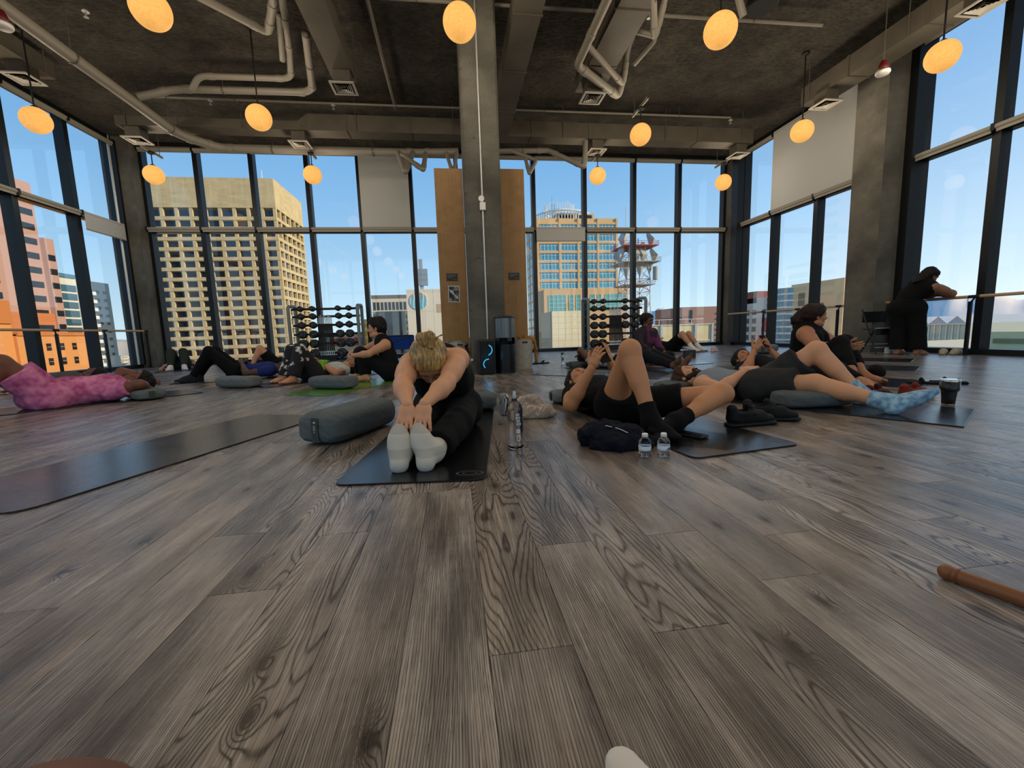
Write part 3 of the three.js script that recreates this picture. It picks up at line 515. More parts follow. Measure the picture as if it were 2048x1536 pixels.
{ // lattice microwave tower
  const t = thing('microwave_tower', 'red and white lattice tower carrying horn antennas on platforms', 'tower', [66.5, 0, -150]);
  const wh = M(0xd8d6d0, 0.6), rd = M(0x9c4a42, 0.6), grey = M(0xa8a8a2, 0.7);
  const half = y => 4.3 + (y < 10 ? (10 - y) * 0.055 : 0) - (y > 18 ? (y - 18) * 0.12 : 0);
  const Y = []; for (let y = GY; y < 31; y += y < -10 ? 9 : 4.4) Y.push(y); Y.push(31);
  for (const [sx, sz] of [[-1, -1], [1, -1], [1, 1], [-1, 1]]) { const l = []; for (let i = 0; i < Y.length - 1; i++) l.push(rod([sx * half(Y[i]), Y[i], sz * half(Y[i])], [sx * half(Y[i + 1]), Y[i + 1], sz * half(Y[i + 1])], 0.2, 6)); part(t, 'leg', l, wh); }
  for (let i = 0; i < Y.length - 1; i++) {
    const l = [], a = half(Y[i]), b = half(Y[i + 1]), c = [[-1, -1], [1, -1], [1, 1], [-1, 1]];
    for (let k = 0; k < 4; k++) { const p = c[k], q = c[(k + 1) % 4]; l.push(rod([p[0] * a, Y[i], p[1] * a], [q[0] * b, Y[i + 1], q[1] * b], 0.1, 5), rod([q[0] * a, Y[i], q[1] * a], [p[0] * b, Y[i + 1], p[1] * b], 0.1, 5), rod([p[0] * b, Y[i + 1], p[1] * b], [q[0] * b, Y[i + 1], q[1] * b], 0.1, 5)); }
    part(t, 'bracing', l, i % 3 === 1 ? rd : wh);
  }
  const deck = (y, w, m) => { part(t, 'platform', bb(-w, w, y - 0.35, y, -w, w), m); const l = []; for (const q of [0.6, 1.2]) for (const s of [-1, 1]) l.push(bb(-w, w, y + q - 0.05, y + q + 0.05, s * w - 0.05, s * w + 0.05), bb(s * w - 0.05, s * w + 0.05, y + q - 0.05, y + q + 0.05, -w, w)); for (let k = -2; k <= 2; k++) for (const s of [-1, 1]) l.push(bb(k * w / 2 - 0.05, k * w / 2 + 0.05, y, y + 1.2, s * w - 0.05, s * w + 0.05)); part(t, 'railing', l, m); };
  deck(29.6, 6.4, rd); deck(24.0, 7.0, grey); deck(16.2, 5.6, grey);
  const horn = (x, y, z, turn, s = 1) => {           // tapered horn with a wide slanted mouth
    const p = [[-0.4, 0, -0.4], [0.4, 0, -0.4], [0.4, 0, 0.4], [-0.4, 0, 0.4], [-1.7, 4.6, -1.4], [1.7, 4.6, -1.4], [1.5, 3.0, 1.9], [-1.5, 3.0, 1.9], [-1.3, 6.6, -1.2], [1.3, 6.6, -1.2]], f = [[0, 1, 5, 4], [1, 2, 6, 5], [2, 3, 7, 6], [3, 0, 4, 7], [4, 5, 9, 8], [5, 6, 9], [7, 4, 8], [6, 7, 8, 9], [3, 2, 1, 0]];
    const pos = []; for (const q of f) for (let k = 1; k < q.length - 1; k++) for (const v of [q[0], q[k], q[k + 1]]) pos.push(...p[v].map(c => c * s));
    const g = new THREE.BufferGeometry(); g.setAttribute('position', new THREE.Float32BufferAttribute(pos, 3)); g.computeVertexNormals(); g.rotateY(turn).translate(x, y, z); part(t, 'horn_antenna', g, M(0xb0aea5, 0.7, 0, { side: THREE.DoubleSide }));
  };
  horn(-4.9, 29.6, 2, -0.9, 0.85); horn(5.4, 29.6, 2, 0.9, 0.85); horn(-6.4, 23.9, 2.4, -1.0, 0.8); horn(6.6, 24, 2, 1.0, 0.85); horn(-1.6, 24, 4.5, 0, 0.85); horn(1.2, 24, 5, 0.2, 0.7);
  for (const [x, y, z] of [[-4.6, 19.6, 4], [0, 20, 5], [4.6, 21, 3]]) part(t, 'cone_antenna', new THREE.ConeGeometry(1.2, 4.2, 12).rotateX(Math.PI).translate(x, y, z), grey);
  part(t, 'dish', cyl(0.9, 0.9, 4.6, 5.9, 19.8, 5, 16), grey);
  for (const [x, h] of [[0.4, 36.5], [1.6, 33], [-3, 44]]) part(t, 'whip_mast', rod([x, 29, 0], [x, h, 0], 0.14, 6), x > 0 ? M(0x4f6a80, 0.6) : wh);
}
{ const t = thing('parapet_building', 'low rooftop with tan wall panels between grey posts', 'building', [47, 0, -100]);
  part(t, 'roof_block', bb(-14, 19, GY, -4.8, -22, 0), M(0xcdbf9c, 0.95));
  for (let k = 0; k < 4; k++) part(t, 'wall_panel', bb(k * 4.6 + 0.3, k * 4.6 + 4.4, -4.8, 0.9, -0.4, 0), M(0xd6c99c, 0.9));
  for (let k = 0; k <= 4; k++) part(t, 'post', bb(k * 4.6 - 0.3, k * 4.6 + 0.3, -4.8, 1.1, -0.5, 0.3), M(0xaab0b2, 0.7));
  part(t, 'cap_rail', bb(-0.4, 18.8, 0.9, 1.15, -0.5, 0.2), M(0xc8cac6, 0.7)); part(t, 'lower_rail', bb(0, 18.4, -3.2, -3.0, 0, 0.2), M(0xd6d2c0, 0.8));
  part(t, 'pipe_rail', [bb(-0.4, 18.4, 2.4, 2.5, -4, -3.9), ...[2, 6, 11, 15].map(x => bb(x, x + 0.12, 0, 2.5, -4, -3.9))], barWhite);
  const q = thing('brown_building', 'plain brown walled building beside the far right corner', 'building', [80, 0, -140]);
  const br = M(0x9c7d70, 0.95); part(q, 'body', bb(0, 16, GY, 7.3, -20, 0), br); part(q, 'recess', bb(2.6, 3.9, 2.0, 6.2, -0.3, 0.1), winDark); for (let r = 0; r < 6; r++) part(q, 'ledge', bb(13.2, 14.4, 4.8 - r * 1.9, 5.2 - r * 1.9, 0, 0.4), M(0x7c6056, 0.9));
}
{ // building seen through the right windows
  const t = thing('hotel_building', 'beige stone building with a curved blue glass bay beyond the right wall', 'building', [180, 0, -208]);
  const stone = M(0xe2c898, 0.9), brick = M(0x9a5a45, 0.9), pale = M(0xd9c7b4, 0.9);
  part(t, 'stone_wing', bb(0, 40, GY, 20.6, 2, 33), stone); part(t, 'brick_wing', bb(0, 40, 13, 20, -36, -24), brick); part(t, 'pale_wing', bb(0, 40, GY, 16, -36, -10), pale);
  const gl = MP(0x6f95a8, 0.15, 0.3);
  for (let r = 0; r < 9; r++) { part(t, 'glass_floor', new THREE.CylinderGeometry(13, 13, 2.4, 32).translate(9, 17.8 - r * 3.5, -6), gl); part(t, 'floor_band', new THREE.CylinderGeometry(13.2, 13.2, 0.9, 32).translate(9, 16.1 - r * 3.5, -6), barWhite); }
  part(t, 'bay_core', new THREE.CylinderGeometry(12, 12, 77, 24).translate(9, -19, -6), pale);
  for (let r = 0; r < 4; r++) for (const z of [-33, -27, -19]) part(t, 'window', bb(-0.15, 0.3, 6 - r * 5, 9 - r * 5, z, z + 3.2), winDark);
  for (const [z, y, h, w] of [[7, 9, 7, 4], [14, 10, 6, 2.6], [20, 4, 6, 2.6], [20, -5, 5, 2.6]]) part(t, 'window', bb(-0.15, 0.3, y, y + h, z, z + w), M(0x8c7355, 0.6));
  part(t, 'red_banner', bb(-6.3, -6.1, -4, 3, -9, -6.5), M(0xc7392f, 0.8));
}
{ const t = thing('arena', 'glass fronted hall with a pleated white roof', 'building', [300, 0, -240]);
  const w = M(0xd5dad8, 0.7);
  part(t, 'hall', bb(0, 60, GY, -3, 0, 30), M(0xb9c4b8, 0.8));
  for (let k = 0; k < 9; k++) part(t, 'glass_bay', bb(-0.3, 0.4, -14, -4, 1 + k * 3.2, 3.6 + k * 3.2), MP(0x9fb4a8, 0.2, 0.2));
  for (let k = 0; k < 9; k++) part(t, 'column', bb(-0.8, -0.2, -22, -3.4, 0.2 + k * 3.2, 0.7 + k * 3.2), w);
  for (let k = 0; k < 3; k++) { const s = new THREE.Shape(); s.moveTo(0, 0); s.lineTo(5, 4.6); s.lineTo(10, 0); part(t, 'roof_pleat', new THREE.ExtrudeGeometry(s, { depth: 50, bevelEnabled: false }).rotateY(Math.PI / 2).translate(-1, -3, 30 - k * 10), M(0xa9b7be, 0.7)); }
  part(t, 'eave', bb(-1.4, 0, -3.6, -2.9, -0.6, 30.6), w);
  const q = thing('garage_roof', 'flat tan car park roof with a long parapet', 'building', [170, 0, -140]); part(q, 'deck', bb(0, 70, GY, -13, -60, 40), M(0xd9cba8, 0.95)); part(q, 'parapet', bb(-0.8, 0, -13, -9.4, -60, 40), M(0xd2bfa6, 0.95));
  const u = thing('terrace_roof', 'sunlit tan terrace roof close below the right windows', 'building', [62, 0, -48]); part(u, 'deck', bb(0, 50, GY, -3.7, -22, 30), M(0xe4d6ae, 0.95)); part(u, 'parapet', bb(8, 50, -3.7, -1.4, 0, 26), M(0xd6cfa0, 0.95)); part(u, 'slot', bb(7.8, 8.05, -2.9, -2.3, 2, 24), M(0x84815f, 0.9)); part(u, 'bench', [bb(1.6, 2.4, -3.7, -3.3, 1, 4.4)], M(0x8b8a80, 0.9)); }
{ // left side: brick block, pink tower, glass apartment tower
  const orange = M(0xcd8f52, 0.95), orange2 = M(0xb9743c, 0.95), pk = M(0xb08e80, 0.9);
  const t = thing('brick_building', 'sunlit orange brick building with small sash windows', 'building', [-58, 0, -62]);
  part(t, 'main_block', bb(-18, 0, GY, 6.8, -2.4, 6), orange); part(t, 'lower_wing', bb(-18, 0.4, GY, 2.4, -13, -2.4), orange); part(t, 'parapet', bb(-18.2, 0.6, 2.2, 2.7, -13.1, -2.4), orange2);
  part(t, 'brick_band', bb(-0.1, 0.25, 3.8, 6.8, -2.4, 6), orange2); part(t, 'rooftop_tank', cyl(1.1, 1.1, 2.6, -2, 8.0, -1.6, 16), M(0x8f7a4c, 0.7)); part(t, 'rooftop_fan', cyl(0.8, 0.9, 1.6, -3, 7.6, 1.2, 14), M(0xb3a070, 0.6));
  for (let r = 0; r < 3; r++) for (let c = 0; c < 4; c++) { const w = part(t, 'window', bb(0.35, 0.5, 0.1 - r * 2.1, 1.1 - r * 2.1, -4.9 - c * 2.05, -4.25 - c * 2.05), winDark); part(w, 'meeting_rail', bb(0.5, 0.56, 0.56 - r * 2.1, 0.64 - r * 2.1, -4.9 - c * 2.05, -4.25 - c * 2.05), M(0xb8863f, 0.8)); }
  for (let c = 0; c < 2; c++) part(t, 'window', bb(-0.05, 0.12, 2 - c * 3, 3 - c * 3, 1.5, 2.2), winDark);
  const p = thing('pink_tower', 'tall pink stone tower with horizontal window bands', 'building', [-108, 0, -131]);
  part(p, 'shaft', bb(-22, 0, GY, 43.2, 0, 40), pk); part(p, 'step', bb(-20, 1.2, GY, 29.5, -2.6, 0), pk);
  for (let r = 0; r < 13; r++) { const y = 40 - r * 3.7; part(p, 'window_band', bb(-0.2, 0.25, y - 1.5, y, 0.9, 6), winDark); part(p, 'window_band', bb(-0.2, 0.25, y - 1.5, y, 12, 36), winDark); if (y < 28) part(p, 'window_band', bb(1.1, 1.4, y - 1.5, y, -2.2, -0.3), winDark); part(p, 'end_band', bb(-20, -2, y - 1.5, y, -0.2, 0.1), winDark); }
  part(p, 'orange_base', bb(-21, 0.8, GY, 9.5, 0.05, 40.3), M(0xbd7440, 0.9)); for (let r = 0; r < 3; r++) part(p, 'window_band', bb(0.6, 1.0, 4.8 - r * 3.7, 6.4 - r * 3.7, 0.9, 6), winDark);
  const a = thing('apartment_tower', 'glass apartment tower with stacked balconies beyond the left wall', 'building', [-140, 0, -197]);
  part(a, 'body', bb(-25, 0, GY, 25.6, 0, 27), M(0xcfd3c6, 0.85));
  for (let r = 0; r < 13; r++) { const y = 23 - r * 3.1; part(a, 'glass_band', bb(-0.1, 0.3, y - 2.3, y, 16, 26.6), MP(0x3e6478, 0.12, 0.3)); part(a, 'balcony', bb(0, 1.8, y - 2.9, y - 2.6, 9, 14), barWhite); part(a, 'balcony_rail', bb(1.7, 1.8, y - 2.6, y - 1.6, 9, 14), barWhite); part(a, 'window', bb(-0.1, 0.25, y - 2.1, y - 0.3, 9.6, 13.4), winDark); part(a, 'window', bb(-0.1, 0.25, y - 1.8, y - 0.8, 5.6, 6.8), winDark); part(a, 'window', bb(-0.1, 0.25, y - 1.8, y - 0.8, 2.2, 3.4), winDark); }
  part(a, 'roof_screen', bb(-25, 0.4, 25.6, 27, 14, 27.4), MP(0x4f7f96, 0.15, 0.3)); part(a, 'white_pier', bb(0, 0.6, GY, 25.6, 14.6, 15.8), barWhite); part(a, 'white_base', bb(-20, 0.5, GY, -4, 0, 9), M(0xefe9d6, 0.9));
  const f = thing('flat_roof', 'pale flat roof with a low parapet below the left windows', 'building', [-60, 0, -92]); part(f, 'deck', bb(-14, 8, GY, -6.2, -8, 8), M(0xe4dcc6, 0.95)); part(f, 'parapet', bb(7, 8, -6.2, -5.0, -8, 8), M(0xd5cbb0, 0.95));
}
{ // unseen high-rise added behind and right to keep the low sun off this floor
  const t = thing('added_shade_highrise', 'added high-rise outside the view that shades the room', 'building', [0, 0, 0]);
  const d = V(SUN.x, 0, SUN.z).normalize(), n = V(d.z, 0, -d.x), c = d.clone().multiplyScalar(62).addScaledVector(n, 3.6);
  t.position.set(c.x, 0, c.z); t.rotation.y = Math.atan2(d.x, d.z);
  part(t, 'body', bb(-13.5, 13.5, GY, 62, -8, 8), M(0xb8ad98, 0.9)); for (let r = 0; r < 20; r++) part(t, 'window_band', bb(-13, 13, 56 - r * 5, 58.4 - r * 5, -8.1, 8.1), winDark);
}
// ------------------------------------------------------------------ soft bodies: joined distance fields meshed as one surface
const sub3 = (a, b) => [a[0] - b[0], a[1] - b[1], a[2] - b[2]], add3 = (a, b, s = 1) => [a[0] + b[0] * s, a[1] + b[1] * s, a[2] + b[2] * s];
const dot3 = (a, b) => a[0] * b[0] + a[1] * b[1] + a[2] * b[2], len3 = a => Math.hypot(...a), nrm = a => { const l = len3(a) || 1; return [a[0] / l, a[1] / l, a[2] / l]; };
const cross3 = (a, b) => [a[1] * b[2] - a[2] * b[1], a[2] * b[0] - a[0] * b[2], a[0] * b[1] - a[1] * b[0]], mix3 = (a, b, t) => [a[0] + (b[0] - a[0]) * t, a[1] + (b[1] - a[1]) * t, a[2] + (b[2] - a[2]) * t];
const orth = (v, d) => nrm(add3(v, d, -dot3(v, d)));
const cap = (a, b, ra, rb = ra, o = {}) => ({ a, b, ra, rb, ...o });      // o: n flatten axis, s flatten factor, k blend, fa / fb flat ends, cut
function blob(prims, cell, o = {}) {
  const K = o.k ?? 0.03, lo = [1e9, 1e9, 1e9], hi = [-1e9, -1e9, -1e9];
  for (const p of prims) if (!p.cut) for (let i = 0; i < 3; i++) { const r = Math.max(p.ra, p.rb) + 2 * cell + 0.004; lo[i] = Math.min(lo[i], p.a[i] - r, p.b[i] - r); hi[i] = Math.max(hi[i], p.a[i] + r, p.b[i] + r); }
  const nx = Math.ceil((hi[0] - lo[0]) / cell) + 2, ny = Math.ceil((hi[1] - lo[1]) / cell) + 2, nz = Math.ceil((hi[2] - lo[2]) / cell) + 2, F = new Float32Array(nx * ny * nz).fill(1);
  for (const p of prims) {
    const k = p.k ?? K, R = Math.max(p.ra, p.rb) + k + 3 * cell, ba = sub3(p.b, p.a);
    const n = p.n, s1 = (p.s ?? 1) - 1; let B = ba; if (n) B = add3(ba, n, dot3(ba, n) * s1);
    const bl = dot3(B, B) || 1e-9, dir = nrm(ba), r0 = [], r1 = [];
    for (let i = 0; i < 3; i++) { r0.push(Math.max(0, Math.floor((Math.min(p.a[i], p.b[i]) - R - lo[i]) / cell))); r1.push(Math.min([nx, ny, nz][i] - 1, Math.ceil((Math.max(p.a[i], p.b[i]) + R - lo[i]) / cell))); }
    for (let z = r0[2]; z <= r1[2]; z++) for (let y = r0[1]; y <= r1[1]; y++) for (let x = r0[0]; x <= r1[0]; x++) {
      const dx0 = lo[0] + x * cell - p.a[0], dy0 = lo[1] + y * cell - p.a[1], dz0 = lo[2] + z * cell - p.a[2];
      let dx = dx0, dy = dy0, dz = dz0;
      if (n) { const q = (dx * n[0] + dy * n[1] + dz * n[2]) * s1; dx += n[0] * q; dy += n[1] * q; dz += n[2] * q; }
      let t = (dx * B[0] + dy * B[1] + dz * B[2]) / bl; t = t < 0 ? 0 : t > 1 ? 1 : t;
      const ex = dx - B[0] * t, ey = dy - B[1] * t, ez = dz - B[2] * t;
      let d = Math.sqrt(ex * ex + ey * ey + ez * ez) - (p.ra + (p.rb - p.ra) * t);
      if (p.fa || p.fb) { const q = dx0 * dir[0] + dy0 * dir[1] + dz0 * dir[2]; if (p.fa) d = Math.max(d, -q); if (p.fb) d = Math.max(d, q - Math.sqrt(dot3(ba, ba))); }
      const i = (z * ny + y) * nx + x, f = F[i];
      if (p.cut) F[i] = Math.max(f, -d);
      else if (k > 0) { const h = Math.max(k - Math.abs(f - d), 0) / k; F[i] = Math.min(f, d) - h * h * k * 0.25; } else F[i] = Math.min(f, d);
    }
  }
  if (o.noise) for (let z = 0, i = 0; z < nz; z++) for (let y = 0; y < ny; y++) for (let x = 0; x < nx; x++, i++) if (Math.abs(F[i]) < 0.08) F[i] += o.noise(lo[0] + x * cell, lo[1] + y * cell, lo[2] + z * cell);
  for (const [q, n] of o.planes ?? []) for (let z = 0, i = 0; z < nz; z++) for (let y = 0; y < ny; y++) for (let x = 0; x < nx; x++, i++) { const d = (lo[0] + x * cell - q[0]) * n[0] + (lo[1] + y * cell - q[1]) * n[1] + (lo[2] + z * cell - q[2]) * n[2]; if (d > F[i]) F[i] = d; }
  // surface nets
  const pos = [], idx = [], id = new Int32Array(nx * ny * nz).fill(-1), st = [1, nx, nx * ny];
  const E = [[0, 1], [2, 3], [4, 5], [6, 7], [0, 2], [1, 3], [4, 6], [5, 7], [0, 4], [1, 5], [2, 6], [3, 7]], off = [0, 1, nx, nx + 1, nx * ny, nx * ny + 1, nx * ny + nx, nx * ny + nx + 1];
  for (let z = 0; z < nz - 1; z++) for (let y = 0; y < ny - 1; y++) for (let x = 0; x < nx - 1; x++) {
    const i = (z * ny + y) * nx + x; let m = 0;
    for (let c = 0; c < 8; c++) if (F[i + off[c]] < 0) m |= 1 << c;
    if (m === 0 || m === 255) continue;
    let n = 0, px = 0, py = 0, pz = 0;
    for (const [a, b] of E) { if (((m >> a) & 1) === ((m >> b) & 1)) continue; const fa = F[i + off[a]], fb = F[i + off[b]], t = fa / (fa - fb); n++; px += (a & 1) + ((b & 1) - (a & 1)) * t; py += ((a >> 1) & 1) + (((b >> 1) & 1) - ((a >> 1) & 1)) * t; pz += (a >> 2) + ((b >> 2) - (a >> 2)) * t; }
    id[i] = pos.length / 3; pos.push(lo[0] + (x + px / n) * cell, lo[1] + (y + py / n) * cell, lo[2] + (z + pz / n) * cell);
  }
  for (let z = 1; z < nz - 1; z++) for (let y = 1; y < ny - 1; y++) for (let x = 1; x < nx - 1; x++) {
    const i = (z * ny + y) * nx + x, s = F[i] < 0;
    for (let a = 0; a < 3; a++) { if (s === (F[i + st[a]] < 0)) continue; const u = st[(a + 1) % 3], v = st[(a + 2) % 3], q = [id[i], id[i - u], id[i - u - v], id[i - v]]; if (q.some(e => e < 0)) continue; if (s) idx.push(q[0], q[1], q[2], q[0], q[2], q[3]); else idx.push(q[0], q[2], q[1], q[0], q[3], q[2]); }
  }
  const g = new THREE.BufferGeometry(); g.setAttribute('position', new THREE.Float32BufferAttribute(pos, 3)); g.setIndex(idx); g.computeVertexNormals();
  return g;
}
function paint(g, fn) {                                   // colour of the matter itself, per vertex
  const p = g.attributes.position, c = new Float32Array(p.count * 3);
  for (let i = 0; i < p.count; i++) { const q = fn(p.getX(i), p.getY(i), p.getZ(i)); c.set(q, i * 3); }
  g.setAttribute('color', new THREE.BufferAttribute(c, 3)); return g;
}
const lin = h => { const c = new THREE.Color(h); return [c.r, c.g, c.b]; };
const join = gs => { const p = [], n = [], c = [], ix = []; for (const g of gs) { const b = p.length / 3; for (const v of g.attributes.position.array) p.push(v); for (const v of g.attributes.normal.array) n.push(v); for (const v of g.attributes.color.array) c.push(v); for (const v of g.index.array) ix.push(v + b); }
  const g = new THREE.BufferGeometry(); g.setAttribute('position', new THREE.Float32BufferAttribute(p, 3)); g.setAttribute('normal', new THREE.Float32BufferAttribute(n, 3)); g.setAttribute('color', new THREE.Float32BufferAttribute(c, 3)); g.setIndex(ix); return g; };
function handPrims(w, d, n, side, o = {}) {               // w wrist, d towards the fingers, n out of the back of the hand, side +1 / -1 picks the thumb side
  d = nrm(d); n = orth(n, d); const l = cross3(n, d).map(v => v * side), S = o.s ?? 1, at = (a, b, c = 0) => add3(add3(add3(w, d, a * S), l, b * S), n, c * S), out = [];
  out.push(cap(at(-0.01, 0), at(0.03, 0), 0.027 * S, 0.033 * S, { n, s: 1.5 }), cap(at(0.03, 0.012), at(0.078, 0.018), 0.026 * S, 0.019 * S, { n, s: 1.6 }), cap(at(0.03, -0.012), at(0.074, -0.02), 0.026 * S, 0.018 * S, { n, s: 1.6 }));
  const curl = o.curl ?? [0.35, 0.35, 0.35, 0.4], L = [0.072, 0.08, 0.075, 0.06], spread = o.spread ?? 0.06;
  for (let i = 0; i < 4; i++) {
    let p = at(0.082 - (i === 3 ? 0.008 : i === 0 ? 0.002 : 0), 0.029 - i * 0.0195), a = curl[i] * 0.8; const sd = add3(d, l, (1.5 - i) * spread);
    for (let j = 0; j < 3; j++) { const dir = nrm(add3(add3([0, 0, 0], nrm(sd), Math.cos(a)), n, -Math.sin(a))), q = add3(p, dir, L[i] * S * [0.45, 0.3, 0.25][j]); out.push(cap(p, q, (0.0092 - j * 0.0009) * S, (0.0085 - j * 0.0009) * S, { k: 0.006 })); p = q; a += curl[i]; }
  }
  let p = at(0.018, 0.026); const tn = o.thumb ?? [0.75, 0.6, -0.25]; let dir = nrm(add3(add3(d.map(v => v * tn[0]), l, tn[1]), n, tn[2]));
  for (let j = 0; j < 3; j++) { const q = add3(p, dir, [0.042, 0.03, 0.025][j] * S); out.push(cap(p, q, [0.014, 0.0105, 0.0095][j] * S, [0.0105, 0.0095, 0.008][j] * S, { k: 0.01 })); p = q; dir = nrm(add3(dir, d, 0.25)); }
  return out;
}
function headPrims(o = {}) {                              // local: y up the head, z out of the face
  const w = o.wide ?? 1;
  const P = [cap([0, 0.035, -0.03], [0, 0.035, 0.012], 0.088 * w, 0.08 * w, { k: 0.03 }), cap([0, 0.02, 0.02], [0, -0.06, 0.035], 0.066 * w, 0.047 * w, { k: 0.03 }), cap([-0.03, -0.075, 0.02], [0.03, -0.075, 0.02], 0.034, 0.034, { k: 0.03 }), cap([-0.012, -0.098, 0.062], [0.012, -0.098, 0.062], 0.019, 0.019, { k: 0.022 }),
    cap([-0.05 * w, -0.07, -0.01], [-0.02, -0.095, 0.05], 0.024, 0.018, { k: 0.02 }), cap([0.05 * w, -0.07, -0.01], [0.02, -0.095, 0.05], 0.024, 0.018, { k: 0.02 }),
    cap([-0.042, 0.022, 0.075], [0.042, 0.022, 0.075], 0.014, 0.014, { k: 0.02 }), cap([-0.04, -0.028, 0.066], [-0.03, -0.035, 0.07], 0.02, 0.018, { k: 0.02 }), cap([0.04, -0.028, 0.066], [0.03, -0.035, 0.07], 0.02, 0.018, { k: 0.02 }),
    cap([-0.032, 0.0, 0.083], [-0.028, 0.0, 0.083], 0.018, 0.018, { cut: 1, k: 0 }), cap([0.032, 0.0, 0.083], [0.028, 0.0, 0.083], 0.018, 0.018, { cut: 1, k: 0 }), cap([-0.031, -0.001, 0.07], [-0.029, -0.001, 0.07], 0.0165, 0.0165, { k: 0.004 }), cap([0.031, -0.001, 0.07], [0.029, -0.001, 0.07], 0.0165, 0.0165, { k: 0.004 }),
    cap([0, 0.015, 0.088], [0, -0.03, 0.106], 0.008, 0.0125, { k: 0.012 }), cap([-0.012, -0.036, 0.094], [0.012, -0.036, 0.094], 0.009, 0.009, { k: 0.008 }),
    cap([-0.02, -0.064, 0.079], [0.02, -0.064, 0.079], 0.0085, 0.0085, { k: 0.008 }), cap([-0.016, -0.075, 0.077], [0.016, -0.075, 0.077], 0.009, 0.009, { k: 0.008 }),
    cap([0, -0.06, -0.015], [0, -0.15, -0.03], 0.056, 0.058, { k: 0.03 })];
  for (const s of [-1, 1]) P.push(cap([s * 0.083 * w, 0.012, -0.012], [s * 0.08 * w, -0.024, -0.004], 0.022, 0.014, { n: [1, 0, 0], s: 2.4, k: 0.006 }));
  return P;
}
const basis = (c, up, face, s = 1) => { const z = nrm(face), y = orth(up, z), x = cross3(y, z); return new THREE.Matrix4().set(x[0] * s, y[0] * s, z[0] * s, c[0], x[1] * s, y[1] * s, z[1] * s, c[1], x[2] * s, y[2] * s, z[2] * s, c[2], 0, 0, 0, 1); };
const skinMat = MP(0xffffff, 0.55, 0, { vertexColors: true, sheen: 0.15, sheenRoughness: 0.6 });
const cloth = (c, r = 0.92, x = {}) => MP(c, r, 0, { specularIntensity: 0.5, ...x });
const vcCloth = MP(0xffffff, 0.9, 0, { vertexColors: true });
const FL = 0.0085;                                        // top of a yoga mat
function human(o) {
  const J = o.J, t = thing('person', o.label, 'person', [0, 0, 0], 0, o.group), m = o.m ?? 1, cell = o.cell ?? 0.013, front = o.front ?? [0, 1, 0], fine = o.fine ?? 0.006;
  const skin = lin(o.skin), ax = nrm(sub3(J.nk, J.pel)), fr = orth(front, ax), mid = J.mid ?? add3(mix3(J.pel, J.nk, 0.45), fr, -0.01), chest = J.chest ?? mix3(J.pel, J.nk, 0.8), fl = { n: fr, s: o.flat ?? 1.35 };
  const torso = (g, top = 0, sh = 1) => [cap(J.hL, J.hR, 0.098 * m + g, 0.098 * m + g, { n: fr, s: 1.05 }), cap(J.pel, mid, 0.142 * m + g, (o.waist ?? 0.132) * m + g, fl), cap(mid, chest, (o.waist ?? 0.132) * m + g, 0.15 * m + g, fl), cap(mix3(J.sL, chest, 0.2), mix3(J.sR, chest, 0.2), 0.072 * m * sh + g, 0.072 * m * sh + g, { n: fr, s: 1.1 }),
    ...(o.bust ? [-1, 1].map(s => { const sd = nrm(sub3(J.sR, J.sL)), c = add3(add3(mix3(chest, mid, 0.22), fr, 0.075 * m), sd, s * 0.075 * m); return cap(c, add3(c, ax, -0.02), 0.066 * o.bust + g, 0.07 * o.bust + g); }) : []),
    ...(o.belly ? [cap(add3(mix3(mid, J.pel, 0.4), fr, 0.04), add3(mid, fr, 0.04), o.belly + g, o.belly + g)] : [])];
  const am = o.arm ?? m, lm = o.leg ?? m;
  const arm = s => [cap(J['s' + s], J['e' + s], 0.056 * am, 0.043 * am), cap(mix3(J['s' + s], J['e' + s], 0.35), mix3(J['s' + s], J['e' + s], 0.6), 0.052 * am, 0.05 * am), cap(J['e' + s], mix3(J['e' + s], J['w' + s], 0.3), 0.041 * am, 0.043 * am), cap(mix3(J['e' + s], J['w' + s], 0.3), J['w' + s], 0.043 * am, 0.027 * am)];
  const calf = s => { const k = J['k' + s], a = J['a' + s], d = nrm(sub3(a, k)), h = J['h' + s], bk = orth(sub3(h, k), d); return [add3(mix3(k, a, 0.22), bk, 0.018), add3(mix3(k, a, 0.45), bk, 0.012)]; };
  const leg = (s, g = 0, upto = 1) => { const h = J['h' + s], k = J['k' + s], a = J['a' + s], c = calf(s), out = [cap(h, mix3(h, k, Math.min(1, upto * 2)), 0.095 * lm + g, (0.095 - 0.035 * Math.min(1, upto * 2)) * lm + g)]; if (upto > 0.5) out.push(cap(k, mix3(k, a, upto * 2 - 1), 0.06 * lm + g, (0.06 - 0.022 * (upto * 2 - 1)) * lm + g), cap(c[0], c[1], 0.054 * lm + g, 0.05 * lm + g)); return out; };
  const footDir = s => nrm(sub3(J['t' + s], J['a' + s]));
  const foot = (s, g = 0) => { const a = J['a' + s], tp = J['t' + s], k = J['k' + s], sh = nrm(sub3(a, k)), d = orth(footDir(s), sh), ft = o.foot ?? 1, hl = J['heel' + s] ?? add3(add3(a, sh, 0.045), d, -0.035), nn = orth(sh, nrm(sub3(tp, hl))); return [cap(a, hl, 0.036 * ft + g, 0.03 * ft + g), cap(hl, mix3(hl, tp, 0.72), 0.029 * ft + g, 0.04 * ft + g, { n: nn, s: 1.25 }), cap(mix3(hl, tp, 0.68), tp, 0.041 * ft + g, 0.03 * ft + g, { n: nn, s: 1.75 }), cap(a, mix3(a, tp, 0.6), 0.035 * ft + g, 0.028 * ft + g)]; };
  const keep = [[[0, o.floor ?? FL, 0], [0, -1, 0]]];
